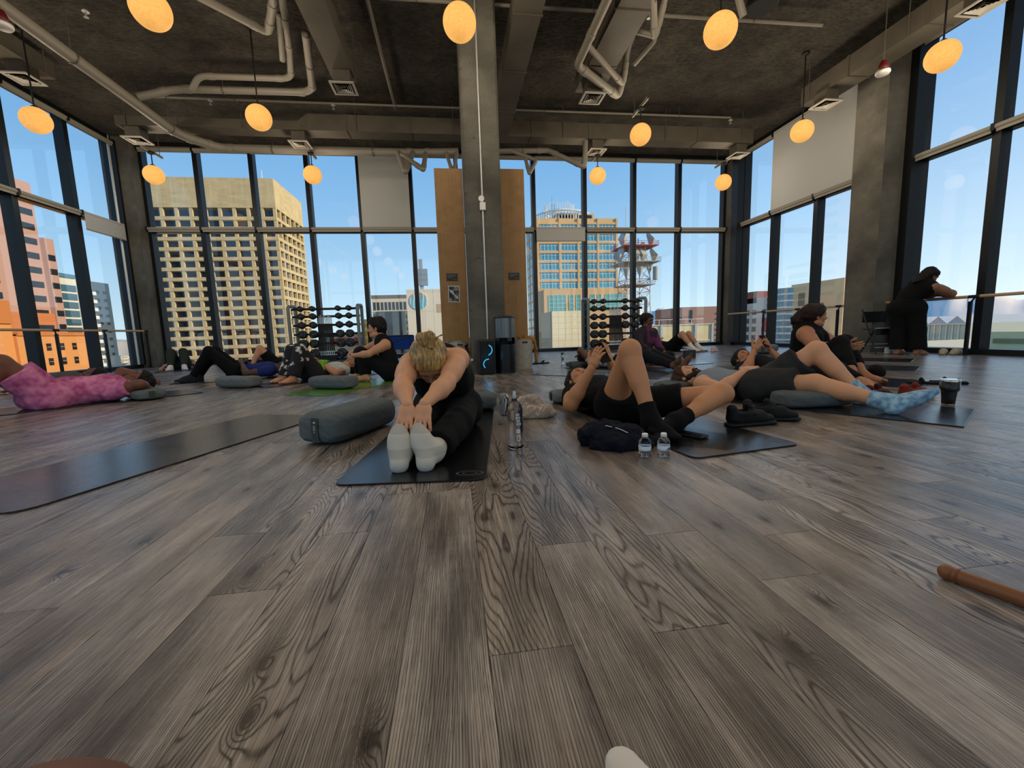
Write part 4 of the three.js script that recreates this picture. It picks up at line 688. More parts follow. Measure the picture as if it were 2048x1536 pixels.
  const bodyP = [...torso(0), cap(chest, J.nk, 0.07 * m, 0.056), cap(J.nk, mix3(J.nk, J.hd, 0.6), 0.056, 0.052), ...arm('L'), ...arm('R'), ...leg('L'), ...leg('R')];
  if (!o.shod) for (const s of ['L', 'R']) bodyP.push(...foot(s)); else for (const s of ['L', 'R']) bodyP.push(...foot(s, -0.004));
  const gs = [paint(blob(bodyP, cell, { k: 0.035, planes: keep }), () => skin)];
  for (const s of ['L', 'R']) { const h = o['hand' + s] ?? {}, d = h.d ?? sub3(J['w' + s], J['e' + s]); gs.push(paint(blob(handPrims(J['w' + s], d, h.n ?? fr, (h.side ?? 1) * (s === 'L' ? 1 : -1), { s: o.hs ?? 1, ...h }), o.hcell ?? 0.005, { k: 0.012 }), () => skin)); }
  if (!o.shod && o.toes !== 0) for (const s of ['L', 'R']) { const tp = J['t' + s], d = footDir(s), lat = nrm(cross3(d, orth(sub3(J['k' + s], J['a' + s]), d))); gs.push(paint(blob([0, 1, 2, 3, 4].map(i => { const b = add3(tp, lat, (i - 2) * 0.014 * (s === 'L' ? 1 : -1)); return cap(b, add3(b, d, 0.028 - i * 0.004), i ? 0.0085 : 0.012, i ? 0.008 : 0.012); }), 0.0045, { k: 0.004, planes: keep }), () => skin)); }
  const face = o.face ?? fr, hup = o.hup ?? ax, HM = basis(J.hd, hup, face, o.head ?? 1), hairC = lin(o.hair ?? 0x1a1310), lip = skin.map((v, i) => v * (i ? 0.62 : 0.88));
  gs.push(paint(blob(headPrims({ wide: o.wide }), fine, { k: 0.02 }), (x, y, z) => {
    const ex = Math.abs(x) - 0.031; if (z > 0.055 && o.eyes !== 0) { if (Math.hypot(ex / 1.7, y + 0.004) < 0.0048) return [0.03, 0.02, 0.015]; if (Math.abs(ex) < 0.019 && Math.abs(y - 0.027 + ex * ex * 12) < 0.005) return hairC; }
    if (z > 0.076 && Math.abs(x) < 0.024 && y < -0.058 && y > -0.084) return lip; return skin;
  }).applyMatrix4(HM));
  part(t, 'body', join(gs), skinMat);
  // clothes
  const cc = o.ccell ?? cell;
  if (o.top) {
    const T = o.top, P = torso(0.012, 1, T.narrow ?? 1); P.shift(); if (T.short) { P[0] = cap(mix3(mid, J.pel, 0.0), mid, (o.waist ?? 0.132) * m + 0.012, (o.waist ?? 0.132) * m + 0.012, fl); }
    if (T.long) P.push(cap(J.hL, J.hR, 0.112 * m, 0.112 * m));
    if (T.strap) { P.splice(T.short ? 2 : 2, 1); const sd = nrm(sub3(J.sR, J.sL)); for (const s of [-1, 1]) { const top = add3(add3(mix3(chest, J.nk, 0.75), sd, s * 0.075), fr, -0.015); P.push(cap(add3(add3(chest, sd, s * 0.08), fr, 0.075 * m), top, 0.03, 0.018, { k: 0.01 }), cap(top, add3(add3(chest, sd, s * 0.07), fr, -0.08 * m), 0.018, 0.03, { k: 0.01 })); } }
    if (T.sleeve) for (const s of ['L', 'R']) { const f = Math.min(1, T.sleeve * 2), e = mix3(J['s' + s], J['e' + s], f), g = T.loose ?? 0.018; P.push(cap(J['s' + s], e, 0.058 * am + g, (0.058 - 0.014 * f) * am + g, { fb: T.sleeve < 0.5 ? 1 : 0 })); if (T.sleeve > 0.5) P.push(cap(J['e' + s], mix3(J['e' + s], J['w' + s], T.sleeve * 2 - 1), 0.043 * am + 0.012, 0.034 * am + 0.01, { fb: 1 })); }
    const g = blob(P, cc, { k: 0.035, planes: keep, noise: (x, y, z) => 0.006 * N3(x * 11, y * 9, z * 11) + 0.003 * N3(x * 27, y * 27, z * 27) });
    part(t, T.name ?? 'shirt', T.paint ? paint(g, T.paint) : g, T.paint ? vcCloth : cloth(T.color), T.label ? { label: T.label } : {});
  }
  if (o.bottom) {
    const T = o.bottom, g = T.loose ?? 0.012, P = [cap(J.hL, J.hR, 0.102 * m + g, 0.102 * m + g), cap(J.pel, mix3(J.pel, mid, T.rise ?? 0.35), 0.142 * m + g, 0.138 * m + g, fl)];
    for (const s of ['L', 'R']) {
      const h = J['h' + s], k = J['k' + s], a = J['a' + s], u = T['upto' + s] ?? T.upto ?? 0.95, f = Math.min(1, u * 2), fo = T.flare ?? 0;
      P.push(cap(h, mix3(h, k, f), 0.097 * lm + g, (0.097 - 0.034 * f) * lm + g + (u < 0.5 ? fo : 0), { fb: u < 0.5 ? 1 : 0 }));
      if (u > 0.5) { const q = mix3(k, a, u * 2 - 1), c = calf(s); P.push(cap(k, q, 0.062 * lm + g, (0.062 - 0.02 * (u * 2 - 1)) * lm + g + fo, { fb: 1 })); if (u > 0.75) P.push(cap(c[0], c[1], 0.054 * lm + g, 0.05 * lm + g)); }
    }
    const ge = blob(P, cc, { k: 0.035, planes: keep, noise: (x, y, z) => (T.wr ?? 0.005) * N3(x * 12, y * 12, z * 12) });
    part(t, T.name ?? (T.upto && T.upto < 0.5 ? 'shorts' : 'trousers'), T.paint ? paint(ge, T.paint) : ge, T.paint ? vcCloth : cloth(T.color), T.label ? { label: T.label } : {});
  }
  for (const s of ['L', 'R']) {
    if (o.sock) { const q = o.sock, P = [...foot(s, 0.005), cap(J['a' + s], mix3(J['a' + s], J['k' + s], q.up ?? 0.2), 0.05 * (o.foot ?? 1) * (o.leg ?? m), 0.052 * (o.foot ?? 1) * (o.leg ?? m), { fb: 1 })], g = blob(P, fine, { k: 0.035, planes: keep }); part(t, 'sock', q.paint ? paint(g, (x, y, z) => q.paint(x, y, z, s)) : g, q.paint ? vcCloth : cloth(q.color)); }
    if (o.shoe) { const q = o.shoe; const b = part(t, 'shoe', blob([...foot(s, 0.012)], fine, { k: 0.02, planes: keep }), cloth(q.color)); const a = J['a' + s], tp = J['t' + s], k = J['k' + s], sh = nrm(sub3(a, k)), d = orth(footDir(s), sh), hl = add3(add3(a, sh, 0.075), d, -0.045), e = add3(tp, sh, 0.02); part(b, 'sole', blob([cap(hl, e, 0.042, 0.044, { n: orth(sh, nrm(sub3(e, hl))), s: 3 })], fine, { planes: keep }), cloth(q.sole ?? 0xcfcac0)); }
  }
  // hair
  const H = o.hairStyle ?? 'short';
  const cuts = { short: [[[0, 0.062, 0.088], [0, -0.62, 0.78]], [[0, -0.055, 0], [0, -1, 0.15]]], long: [[[0, 0.07, 0.09], [0, -0.7, 0.71]]], cap: [[[0, 0.055, 0], [0, -1, -0.12]]] }[H === 'short' || H === 'cap' ? H : 'long'];
  const P = [cap([0, 0.04, -0.034], [0, 0.044, 0.012], 0.104 * (o.wide ?? 1), 0.093 * (o.wide ?? 1), { k: 0.02 }), cap([0, -0.01, -0.045], [0, -0.05, -0.04], 0.078, 0.06, { k: 0.03 })];
  if (H === 'cap') P.length = 1;
  const nz = o.hairNoise ?? 0.008, noiseF = (x, y, z) => nz * N3(x * 60, y * 22, z * 60);
  const hp = o.hairPaint, hm = hp ? MP(0xffffff, 0.45, 0, { vertexColors: true, sheen: 0.2 }) : o.hairMat ?? cloth(o.hair ?? 0x1a1310, 0.6), dyed = g => hp ? paint(g, hp) : g;
  const hairMesh = part(t, H === 'cap' ? 'cap' : 'hair', dyed(blob([...P, ...(o.hairExtra ?? []).filter(p => !p.outside)], fine * 0.9, { k: 0.02, planes: cuts, noise: noiseF })).applyMatrix4(HM), hm);
  const ex = (o.hairExtra ?? []).filter(p => p.outside); if (ex.length) part(hairMesh, o.hairPart ?? 'ponytail', dyed(blob(ex, fine, { k: 0.02, noise: (x, y, z) => 2 * noiseF(x, y, z) })).applyMatrix4(HM), hm);
  if (o.beard) part(t, 'beard', blob([cap([-0.056, -0.05, 0.015], [-0.03, -0.085, 0.05], 0.03, 0.03), cap([0.056, -0.05, 0.015], [0.03, -0.085, 0.05], 0.03, 0.03), cap([-0.02, -0.1, 0.06], [0.02, -0.1, 0.06], 0.03, 0.03), cap([-0.022, -0.055, 0.088], [0.022, -0.055, 0.088], 0.008, 0.008), cap([-0.022, -0.055, 0.085], [-0.03, -0.085, 0.065], 0.012, 0.014), cap([0.022, -0.055, 0.085], [0.03, -0.085, 0.065], 0.012, 0.014), cap([0, -0.069, 0.1], [0, -0.069, 0.08], 0.015, 0.015, { cut: 1, k: 0, n: [1, 0, 0], s: 0.5 })], 0.005, { k: 0.02, noise: (x, y, z) => 0.004 * N3(x * 90, y * 90, z * 90) }).applyMatrix4(HM), cloth(o.beard, 0.75));
  return t;
}
// ------------------------------------------------------------------ prop builders
function shoeInto(t, color, sole, s = 1, laces = 0xd8d5cc, open = 0x0c0c0d) {   // low shoe, toe towards +x
  const m = cloth(color, 0.7);
  part(t, 'upper', blob([cap([0.05, 0.036, 0], [0.112, 0.03, 0.004], 0.042, 0.031, { n: [0, 1, 0], s: 1.25 }), cap([-0.03, 0.046, 0], [0.06, 0.04, 0], 0.04, 0.041), cap([-0.09, 0.042, 0], [-0.02, 0.045, 0], 0.036, 0.039), cap([-0.095, 0.05, 0], [-0.106, 0.092, 0], 0.034, 0.024, { n: [0, 0, 1], s: 0.85 }), cap([-0.09, 0.07, -0.026], [0.0, 0.068, -0.028], 0.013, 0.014), cap([-0.09, 0.07, 0.026], [0.0, 0.068, 0.028], 0.013, 0.014), cap([0.02, 0.072, 0], [-0.012, 0.102, 0], 0.022, 0.02, { n: [1, 0, 0], s: 1.4 }), cap([-0.062, 0.125, 0], [-0.045, 0.08, 0], 0.032, 0.026, { cut: 1, k: 0 })].map(p => ({ ...p, a: p.a.map(v => v * s), b: p.b.map(v => v * s), ra: p.ra * s, rb: p.rb * s })), 0.0042 * s, { k: 0.014, planes: [[[0, 0.014 * s, 0], [0, -1, 0]]] }), m);
  part(t, 'sole', blob([cap([-0.1 * s, 0.014 * s, 0], [0.11 * s, 0.014 * s, 0.003], 0.042 * s, 0.046 * s, { n: [0, 1, 0], s: 3.2 })], 0.005 * s, { planes: [[[0, 0.001, 0], [0, -1, 0]]] }), cloth(sole, 0.7));
  for (let k = 0; k < 4; k++) part(t, 'lace', tube([[(0.01 + k * 0.018) * s, (0.082 - k * 0.006) * s, -0.022 * s], [(0.014 + k * 0.018) * s, (0.092 - k * 0.006) * s, 0], [(0.01 + k * 0.018) * s, (0.082 - k * 0.006) * s, 0.022 * s]], 0.003 * s, 6, 0.02), cloth(laces));
  return t;
}
const feltTex = tex(256, 256, (u, v) => { const f = 205 + 40 * (vn(u * 128, v * 128, 128, 128) - 0.5) + 40 * (fbm(u * 10, v * 10, 10, 10, 4) - 0.5); return [f, f, f]; }, true, [3, 3]);
const bolsterMats = [0x6f7a7a, 0x626c6d, 0x7d8685].map(c => MP(c, 0.95, 0, { map: feltTex, sheen: 0.25, sheenRoughness: 0.6 }));
function bolsterGeo(L, W, H, sd, dent = 0) {             // stuffed rectangular cushion, long axis x
  const g = new THREE.SphereGeometry(1, 56, 36), p = g.attributes.position, e = 0.42, sg = (v, q) => Math.sign(v) * Math.abs(v) ** q;
  for (let i = 0; i < p.count; i++) {
    const x = p.getX(i), y = p.getY(i), z = p.getZ(i);
    const r = Math.hypot(y, z), a = Math.atan2(y, z), lx = sg(x, 0.34), lr = sg(r, 0.5);
    const yy = sg(Math.sin(a), 0.64) * lr, zz = sg(Math.cos(a), 0.54) * lr;
    const wob = 1 + 0.025 * N3(lx * 3 + sd, yy * 3, zz * 3) + 0.012 * N3(lx * 9 + sd, yy * 9, zz * 9);
    const sag = 1 - dent * Math.max(0, yy) * Math.exp(-lx * lx * 4);
    p.setXYZ(i, lx * L / 2 * wob, H / 2 + Math.max(-0.98, yy * wob * sag) * H / 2, zz * W / 2 * wob);
  }
  const uv = g.attributes.uv; for (let i = 0; i < uv.count; i++) uv.setXY(i, p.getX(i) + p.getY(i), p.getZ(i) + p.getY(i));
  g.computeVertexNormals(); return g;
}
let bolN = 0;
const strapMark = (() => { const c = document.createElement('canvas'); c.width = 64; c.height = 256; const x = c.getContext('2d'); x.fillStyle = '#39433d'; x.fillRect(0, 0, 64, 256); x.strokeStyle = '#5b655c'; x.lineWidth = 2; x.strokeRect(5, -4, 54, 264);
  x.fillStyle = '#d8dcd2'; x.save(); x.translate(32, 46); x.beginPath(); x.moveTo(0, -15); x.quadraticCurveTo(4, -4, 14, 0); x.quadraticCurveTo(4, 4, 0, 13); x.quadraticCurveTo(-4, 4, -14, 0); x.quadraticCurveTo(-4, -4, 0, -15); x.fill(); x.restore();
  x.save(); x.translate(32, 78); x.rotate(Math.PI / 2); x.font = '30px sans-serif'; x.textBaseline = 'middle'; x.fillText('ınoc c', 0, 0); x.restore();
  const t = new THREE.CanvasTexture(c); t.colorSpace = THREE.SRGBColorSpace; return t; })();
function bolster(label, x, z, turn, o = {}) {
  const L = o.L ?? 0.62, W = o.W ?? 0.29, H = o.H ?? 0.15, t = thing('bolster', label, 'bolster', [x, o.y ?? 0, z], turn, 'grey yoga bolsters'), m = bolsterMats[o.c ?? bolN++ % 3];
  part(t, 'cover', bolsterGeo(L, W, H, bolN * 3.7, o.dent ?? 0.1), m);
  const ends = o.strap === 0 ? [] : [o.strap ?? -1];
  for (const s of ends) {
    const g = new THREE.PlaneGeometry(0.046, H * 0.72, 1, 8), p = g.attributes.position; for (let i = 0; i < p.count; i++) p.setZ(i, 0.006 * Math.cos(p.getY(i) / (H * 0.72) * Math.PI));
    const u = g.clone().translate(0, 0, -0.003), ix = u.index.array; for (let i = 0; i < ix.length; i += 3) { const q = ix[i]; ix[i] = ix[i + 1]; ix[i + 1] = q; } u.computeVertexNormals();
    part(t, 'handle', [g, u].map(q => q.rotateY(s * Math.PI / 2).translate(s * (L / 2 + 0.002), H / 2, o.hz ?? 0)), o.mark ? M(0xffffff, 0.9, 0, { map: strapMark }) : cloth(0x3c4642));
  }
  return t;
}
const matTex = tex(256, 256, (u, v) => { const f = 225 + 34 * (vn(u * 128, v * 128, 128, 128) - 0.5) + 26 * (fbm(u * 6, v * 6, 6, 6, 4) - 0.5); return [f, f, f]; }, true, [1.2, 1.2]);
const matRough = tex(256, 256, (u, v) => { const f = 58 + 16 * (fbm(u * 5, v * 5, 5, 5, 3) - 0.5) + 16 * (vn(u * 100, v * 100, 100, 100) - 0.5); return [f, f, f]; }, false, [1, 1]);
function yogaMat(label, x, z, turn, o = {}) {            // long axis z, rounded corners
  const L = o.L ?? 1.8, W = o.W ?? 0.64, r = o.r ?? 0.05, s = new THREE.Shape(), a = W / 2, b = L / 2;
  s.moveTo(-a + r, -b); s.lineTo(a - r, -b); s.quadraticCurveTo(a, -b, a, -b + r); s.lineTo(a, b - r); s.quadraticCurveTo(a, b, a - r, b); s.lineTo(-a + r, b); s.quadraticCurveTo(-a, b, -a, b - r); s.lineTo(-a, -b + r); s.quadraticCurveTo(-a, -b, -a + r, -b);
  const t = thing('yoga_mat', label, 'yoga mat', [x, 0.0004, z], turn, 'yoga mats on the floor');
  part(t, 'rubber', new THREE.ExtrudeGeometry(s, { depth: 0.0045, bevelThickness: 0.0015, bevelSize: 0.0015, bevelSegments: 1, steps: 1, curveSegments: 6 }).rotateX(-Math.PI / 2).translate(0, 0.0016, 0), MP(o.color ?? 0x23272c, 1, 0, { map: matTex, roughnessMap: matRough, specularIntensity: o.spec ?? 1 }));
  if (o.mark) for (const [rr0, rr1, sx] of [[0.034, 0.04, 1], [0.018, 0.022, 1]]) part(t, 'emblem', new THREE.RingGeometry(rr0, rr1, 28).rotateX(-Math.PI / 2).scale(1.5, 1, 0.8).translate(o.mark[0], 0.0079, o.mark[1]), M(0x3b4147, 0.5));
  return t;
}
// ------------------------------------------------------------------ people
function lie(x, z, th, s, ph, arms, o = {}) {              // joints of someone lying on their back, head towards th
  const a = [Math.sin(th), 0, -Math.cos(th)], b = [Math.cos(th), 0, Math.sin(th)], hl = o.lift ?? 0.06, w = (A, B, Y) => [x + s * (a[0] * A + b[0] * B), s * Y, z + s * (a[2] * A + b[2] * B)];
  const J = { pel: w(0, 0, 0.115), nk: w(0.5, 0, 0.1 + hl * 0.6), hd: w(0.68, 0, 0.11 + hl), axis: a, side: b };
  [['L', -1, ph], ['R', 1, ph + (o.dph ?? 0)]].forEach(([n, g, f], i) => {
    J['s' + n] = w(0.44, g * 0.18, 0.11); J['h' + n] = w(0, g * 0.095, 0.11);
    const k = [-0.43 * Math.cos(f), g * 0.11, 0.11 + 0.43 * Math.sin(f)], dh = Math.sqrt(Math.max(0, 0.42 ** 2 - (k[2] - 0.08) ** 2)), an = k[0] - dh;
    J['k' + n] = w(...k); J['a' + n] = w(an, g * 0.12, 0.08); J['t' + n] = f > 0.3 ? w(an - 0.17, g * 0.15, 0.035) : w(an - 0.1, g * 0.17, 0.2);
    const A = { behind: [[0.62, g * 0.36, 0.17], [0.74, g * 0.12, 0.1]], up: [[0.6, g * 0.27, 0.28], [0.76, g * 0.07, 0.2]], belly: [[0.2, g * 0.3, 0.1], [0.1, g * 0.1, 0.24]], chest: [[0.22, g * 0.3, 0.1], [0.3, g * 0.08, 0.26]], side: [[0.18, g * 0.28, 0.07], [-0.06, g * 0.32, 0.05]], phone: [[0.24, g * 0.27, 0.12], [0.36, g * 0.1, 0.34]] }[arms[i]];
    J['e' + n] = w(...A[0]); J['w' + n] = w(...A[1]);
  });
  return J;
}
const tilt = (J, t = 0.25) => ({ hup: nrm(add3(J.axis, [0, 1, 0], t * 0.5)), face: nrm(add3([0, 1, 0], J.axis, -t)) });
const LIGHT = 0xc98f6b, TAN = 0xb47a52, BROWN = 0x7a4d33, DARK = 0x4d3020, BLACK = 0x0e0f11;
// woman folded forward over her legs
human({ label: 'person with blonde bun folded forward, hands holding grey socked feet', skin: 0xd39a74, cell: 0.009, fine: 0.0045, hcell: 0.0032, front: [0, 0.25, 1], m: 1.12, waist: 0.142, arm: 1.02, bust: 1.05, leg: 0.92, foot: 0.95, hs: 0.98, flat: 1.2,
  J: { hd: [-0.145, 0.445, -2.40], nk: [-0.115, 0.425, -2.55], chest: [-0.10, 0.38, -2.60], mid: [-0.06, 0.30, -2.76], pel: [-0.07, 0.15, -2.78], sL: [-0.265, 0.435, -2.48], eL: [-0.275, 0.345, -2.20], wL: [-0.235, 0.272, -2.0], sR: [0.02, 0.455, -2.47], eR: [-0.055, 0.34, -2.21], wR: [-0.155, 0.272, -2.0],
    hL: [-0.16, 0.12, -2.74], kL: [-0.2, 0.105, -2.32], aL: [-0.262, 0.075, -1.895], tL: [-0.272, 0.172, -1.915], heelL: [-0.266, 0.038, -1.835], hR: [0.03, 0.12, -2.72], kR: [-0.0, 0.115, -2.29], aR: [-0.118, 0.072, -1.89], tR: [-0.185, 0.172, -1.905], heelR: [-0.152, 0.038, -1.825] },
  handL: { d: [-0.1, -0.62, 0.5], n: [0, 0.62, 0.78], curl: [0.18, 0.15, 0.2, 0.25], spread: 0.1, thumb: [0.8, 0.5, -0.2] }, handR: { d: [-0.08, -0.62, 0.5], n: [0, 0.62, 0.78], curl: [0.18, 0.15, 0.2, 0.25], spread: 0.1, thumb: [0.85, 0.5, -0.2] },
  hup: [0.0, 0.52, 0.86], face: [0.06, -0.86, 0.52], hair: 0x9a7a3c, hairStyle: 'long', hairNoise: 0.003, hairPart: 'bun', hairPaint: (x, y, z) => { const n = 0.5 + 0.9 * N3(x * 130, y * 6, z * 26) + 0.4 * N3(x * 300, y * 9, z * 40), t = Math.max(0, Math.min(1, n)); return [0.13 + 0.40 * t, 0.075 + 0.25 * t, 0.022 + 0.07 * t]; },
  hairExtra: [cap([-0.012, 0.15, -0.06], [0.018, 0.165, -0.07], 0.034, 0.032, { outside: 1 }), cap([-0.03, 0.15, -0.08], [0.02, 0.14, -0.03], 0.026, 0.024, { outside: 1 }), cap([0, 0.12, -0.05], [0, 0.14, -0.06], 0.028, 0.026, { outside: 1 }), cap([0.03, 0.14, -0.06], [0.1, 0.15, -0.09], 0.008, 0.002, { outside: 1, k: 0.004 }), cap([0.03, 0.13, -0.06], [0.09, 0.11, -0.09], 0.007, 0.002, { outside: 1, k: 0.004 })],
  top: { name: 'vest_top', color: 0x060708, strap: 1 }, bottom: { color: 0x060708, upto: 0.93, loose: 0.022, flare: 0.008, wr: 0.006, rise: 0.5 }, shod: 1,
  sock: { up: 0.16, paint: (x, y, z, s) => { const d = Math.abs(y - 0.085) < 0.018 || y > 0.165 ? 0.78 : 1; return [0.56 * d, 0.54 * d, 0.46 * d]; } } });
// man on his back looking at a phone, one knee up
{ const J = lie(1.091, -2.572, -0.136, 0.996, 0.942, ['phone', 'phone'], { lift: 0.07 });
  Object.assign(J, { eL: [0.77, 0.09, -2.76], wL: [0.905, 0.345, -2.70], eR: [1.27, 0.12, -2.86], wR: [1.07, 0.365, -2.80], sL: [0.85, 0.12, -2.98], kR: [1.585, 0.19, -2.30], aR: [1.20, 0.072, -2.15], tR: [1.03, 0.05, -2.06], kL: [1.0, 0.475, -2.305], aL: [1.045, 0.085, -2.12], tL: [1.10, 0.035, -1.97], hR: [1.19, 0.10, -2.58], hd: [0.985, 0.19, -3.25] });
  human({ label: 'person in black lying with one knee raised, holding a phone overhead', J, skin: 0xbd8358, cell: 0.0095, fine: 0.005, hcell: 0.0036, m: 1.08, leg: 0.95, hair: 0x0d0d0f, hairStyle: 'long', face: [0.1, 0.95, 0.3], hup: [-0.08, 0.1, -1], handL: { d: [0.25, 0.75, 0.1], n: [-0.8, 0.1, 0.6], curl: [0.3, 0.32, 0.34, 0.38] }, handR: { d: [-0.3, 0.75, 0.25], n: [0.7, 0.2, 0.7], curl: [0.3, 0.3, 0.35, 0.4] },
    top: { color: 0x060708, sleeve: 0.2, long: 1 }, bottom: { name: 'shorts', color: 0x060708, upto: 0.3, uptoL: 0.13, uptoR: 0.27, loose: 0.014, flare: 0.012 }, shod: 1, sock: { color: 0x060607, up: 0.25 } }); }
// bearded man in a grey tank top
{ const J = lie(2.43, -3.02, -0.501, 0.96, 0.10, ['belly', 'belly'], { dph: 0.6, lift: 0.03 });
  Object.assign(J, { tL: [2.90, 0.15, -2.17], aL: [2.72, 0.075, -2.29], kL: [2.54, 0.165, -2.65], kR: [2.72, 0.39, -2.84], aR: [2.86, 0.08, -2.60], tR: [2.96, 0.035, -2.46] });
  human({ label: 'bearded person in grey tank top lying with hands clasped on belly', J, skin: 0xcf976f, cell: 0.01, fine: 0.005, hcell: 0.004, m: 1.05, ...tilt(J, 0.22), hair: 0x3a2416, beard: 0x2c1a10, handL: { n: [0, 1, 0.2], d: [0.5, 0.1, -0.3] }, handR: { n: [0, 1, 0.2], d: [-0.6, 0.1, 0.2] },
    top: { name: 'tank_top', color: 0x7d878f, long: 1, strap: 1 }, bottom: { color: 0x2b2c2c, upto: 0.36, loose: 0.032, flare: 0.018, wr: 0.012 }, shod: 1, sock: { up: 0.22, paint: (x, y, z) => { const n = N3(x * 34, y * 34, z * 34) + 0.5 * N3(x * 80, y * 80, z * 80); const t = Math.max(0, Math.min(1, 0.5 + n)); return [0.10 + 0.24 * t, 0.24 + 0.3 * t, 0.42 + 0.22 * t]; } } }); }
// woman with a pink phone
{ const J = lie(3.32, -3.84, 0.02, 0.93, 0.32, ['phone', 'phone'], { lift: 0.1 });
  human({ label: 'dark haired person in black shirt lying and holding up a pink phone', J, skin: 0xb37a55, fine: 0.006, m: 1.02, ...tilt(J, 0.5), hair: 0x17110f, top: { color: 0x060708, sleeve: 0.25, long: 1 }, bottom: { color: 0x060708 }, hairStyle: 'long', handL: { d: [0.4, 0.7, 0.2], n: [-0.6, 0, 0.8] }, handR: { d: [-0.4, 0.7, 0.2], n: [0.7, 0, 0.7] } }); }
// woman with a ponytail sitting knees up
human({ label: 'person with curly ponytail in black sitting with knees drawn up', skin: 0xab7350, m: 1.2, arm: 1.25, leg: 1.05, bust: 1.3, front: [0.35, 0, 1], cell: 0.011, fine: 0.0055, toes: 1,
  J: { hd: [3.93, 0.665, -4.15], nk: [3.90, 0.53, -4.20], pel: [3.86, 0.13, -4.18], sL: [3.76, 0.475, -4.08], eL: [3.72, 0.33, -3.88], wL: [3.83, 0.345, -3.68], sR: [4.08, 0.475, -4.27], eR: [4.15, 0.35, -4.1], wR: [4.05, 0.345, -3.85], hL: [3.76, 0.12, -4.06], kL: [3.76, 0.385, -3.66], aL: [3.64, 0.075, -3.38], tL: [3.68, 0.035, -3.21], hR: [3.97, 0.12, -4.22], kR: [3.99, 0.39, -3.83], aR: [3.91, 0.075, -3.54], tR: [3.95, 0.035, -3.37] },
  face: [0.93, 0.02, 0.36], hup: [0, 1, 0], hair: 0x241610, hairStyle: 'short', hairNoise: 0.008, hairExtra: [cap([0, 0.05, -0.12], [0.02, -0.03, -0.16], 0.045, 0.062, { outside: 1 }), cap([0.02, -0.03, -0.16], [0.03, -0.15, -0.15], 0.062, 0.038, { outside: 1 })],
  top: { name: 'tank_top', color: 0x060708, strap: 1 }, bottom: { name: 'leggings', color: 0x060708, upto: 0.86, loose: 0.006, rise: 0.7 } });
// woman leaning on the barre
human({ label: 'standing person in black leaning on the ballet barre by the window', skin: 0x8f6347, m: 1.28, arm: 1.3, leg: 1.3, bust: 1.2, front: [0.9, -0.4, 0.2], floor: 0.001, cell: 0.013,
  J: { hd: [7.72, 1.28, -5.98], nk: [7.65, 1.18, -6.02], pel: [7.54, 0.80, -6.17], mid: [7.56, 0.98, -6.13], sL: [7.64, 1.10, -5.86], eL: [7.97, 0.985, -5.84], wL: [7.95, 1.0, -6.06], sR: [7.78, 1.13, -6.17], eR: [7.98, 0.985, -6.2], wR: [7.96, 1.01, -6.0], hL: [7.58, 0.77, -6.06], kL: [7.60, 0.41, -6.0], aL: [7.59, 0.08, -5.97], tL: [7.72, 0.03, -5.93], hR: [7.49, 0.77, -6.25], kR: [7.5, 0.41, -6.22], aR: [7.48, 0.08, -6.19], tR: [7.62, 0.03, -6.2] },
  face: [0.85, -0.5, 0.1], hup: [0.5, 0.85, 0.1], hair: 0x140e0c, hairStyle: 'long', hairExtra: [cap([0, 0.0, -0.08], [0, -0.14, -0.12], 0.075, 0.075), cap([0, -0.14, -0.12], [0, -0.24, -0.13], 0.08, 0.06)],
  top: { name: 'crop_top', color: 0x060708, short: 1 }, bottom: { color: 0x060708, upto: 0.97, loose: 0.024, flare: 0.04, rise: 0.45 } });
// seated figure in purple
human({ label: 'person in dark purple top sitting cross legged beside the right weight rack', skin: 0x5d3d2c, m: 0.98, front: [0.1, 0, 1],
  J: { hd: [3.29, 0.71, -6.87], nk: [3.27, 0.57, -6.88], pel: [3.22, 0.12, -6.82], sL: [3.11, 0.51, -6.82], eL: [3.07, 0.31, -6.66], wL: [3.2, 0.2, -6.46], sR: [3.41, 0.51, -6.88], eR: [3.43, 0.3, -6.74], wR: [3.44, 0.19, -6.55], hL: [3.12, 0.11, -6.76], kL: [2.86, 0.13, -6.5], aL: [3.05, 0.07, -6.3], tL: [3.0, 0.06, -6.13], hR: [3.32, 0.11, -6.84], kR: [3.52, 0.13, -6.56], aR: [3.24, 0.08, -6.36], tR: [3.27, 0.15, -6.22] },
  face: [0.5, -0.05, 0.85], hup: [0, 1, 0], hair: 0x0f0b0b, hairStyle: 'long', top: { color: 0x2a1326, sleeve: 0.95, paint: (x, y, z) => { const n = N3(x * 9, y * 9, z * 9); return x > 3.24 && z > -6.86 && n > -0.1 && y > 0.25 ? [0.10, 0.018, 0.075] : [0.018, 0.01, 0.018]; } }, bottom: { color: 0x0d0c10 } });
{ const J = lie(5.376, -9.784, -0.407, 1.06, 0.73, ['chest', 'side']);
  human({ label: 'person in black shorts and white socks lying near the far windows', J, skin: 0xb88462, m: 1.03, ...tilt(J), hair: 0x1b1411, top: { color: 0x060708, sleeve: 0.25, long: 1 }, bottom: { color: 0x060708, upto: 0.4, loose: 0.03 }, shod: 1, sock: { color: 0xd8d3cb, up: 0.3 } });
  const t = thing('pink_sneaker', 'pale pink sneaker resting by the white socked feet near far windows', 'shoe', [5.95, 0, -9.0], 0.6); shoeInto(t, 0xd9a9a3, 0xe7dcd6); }
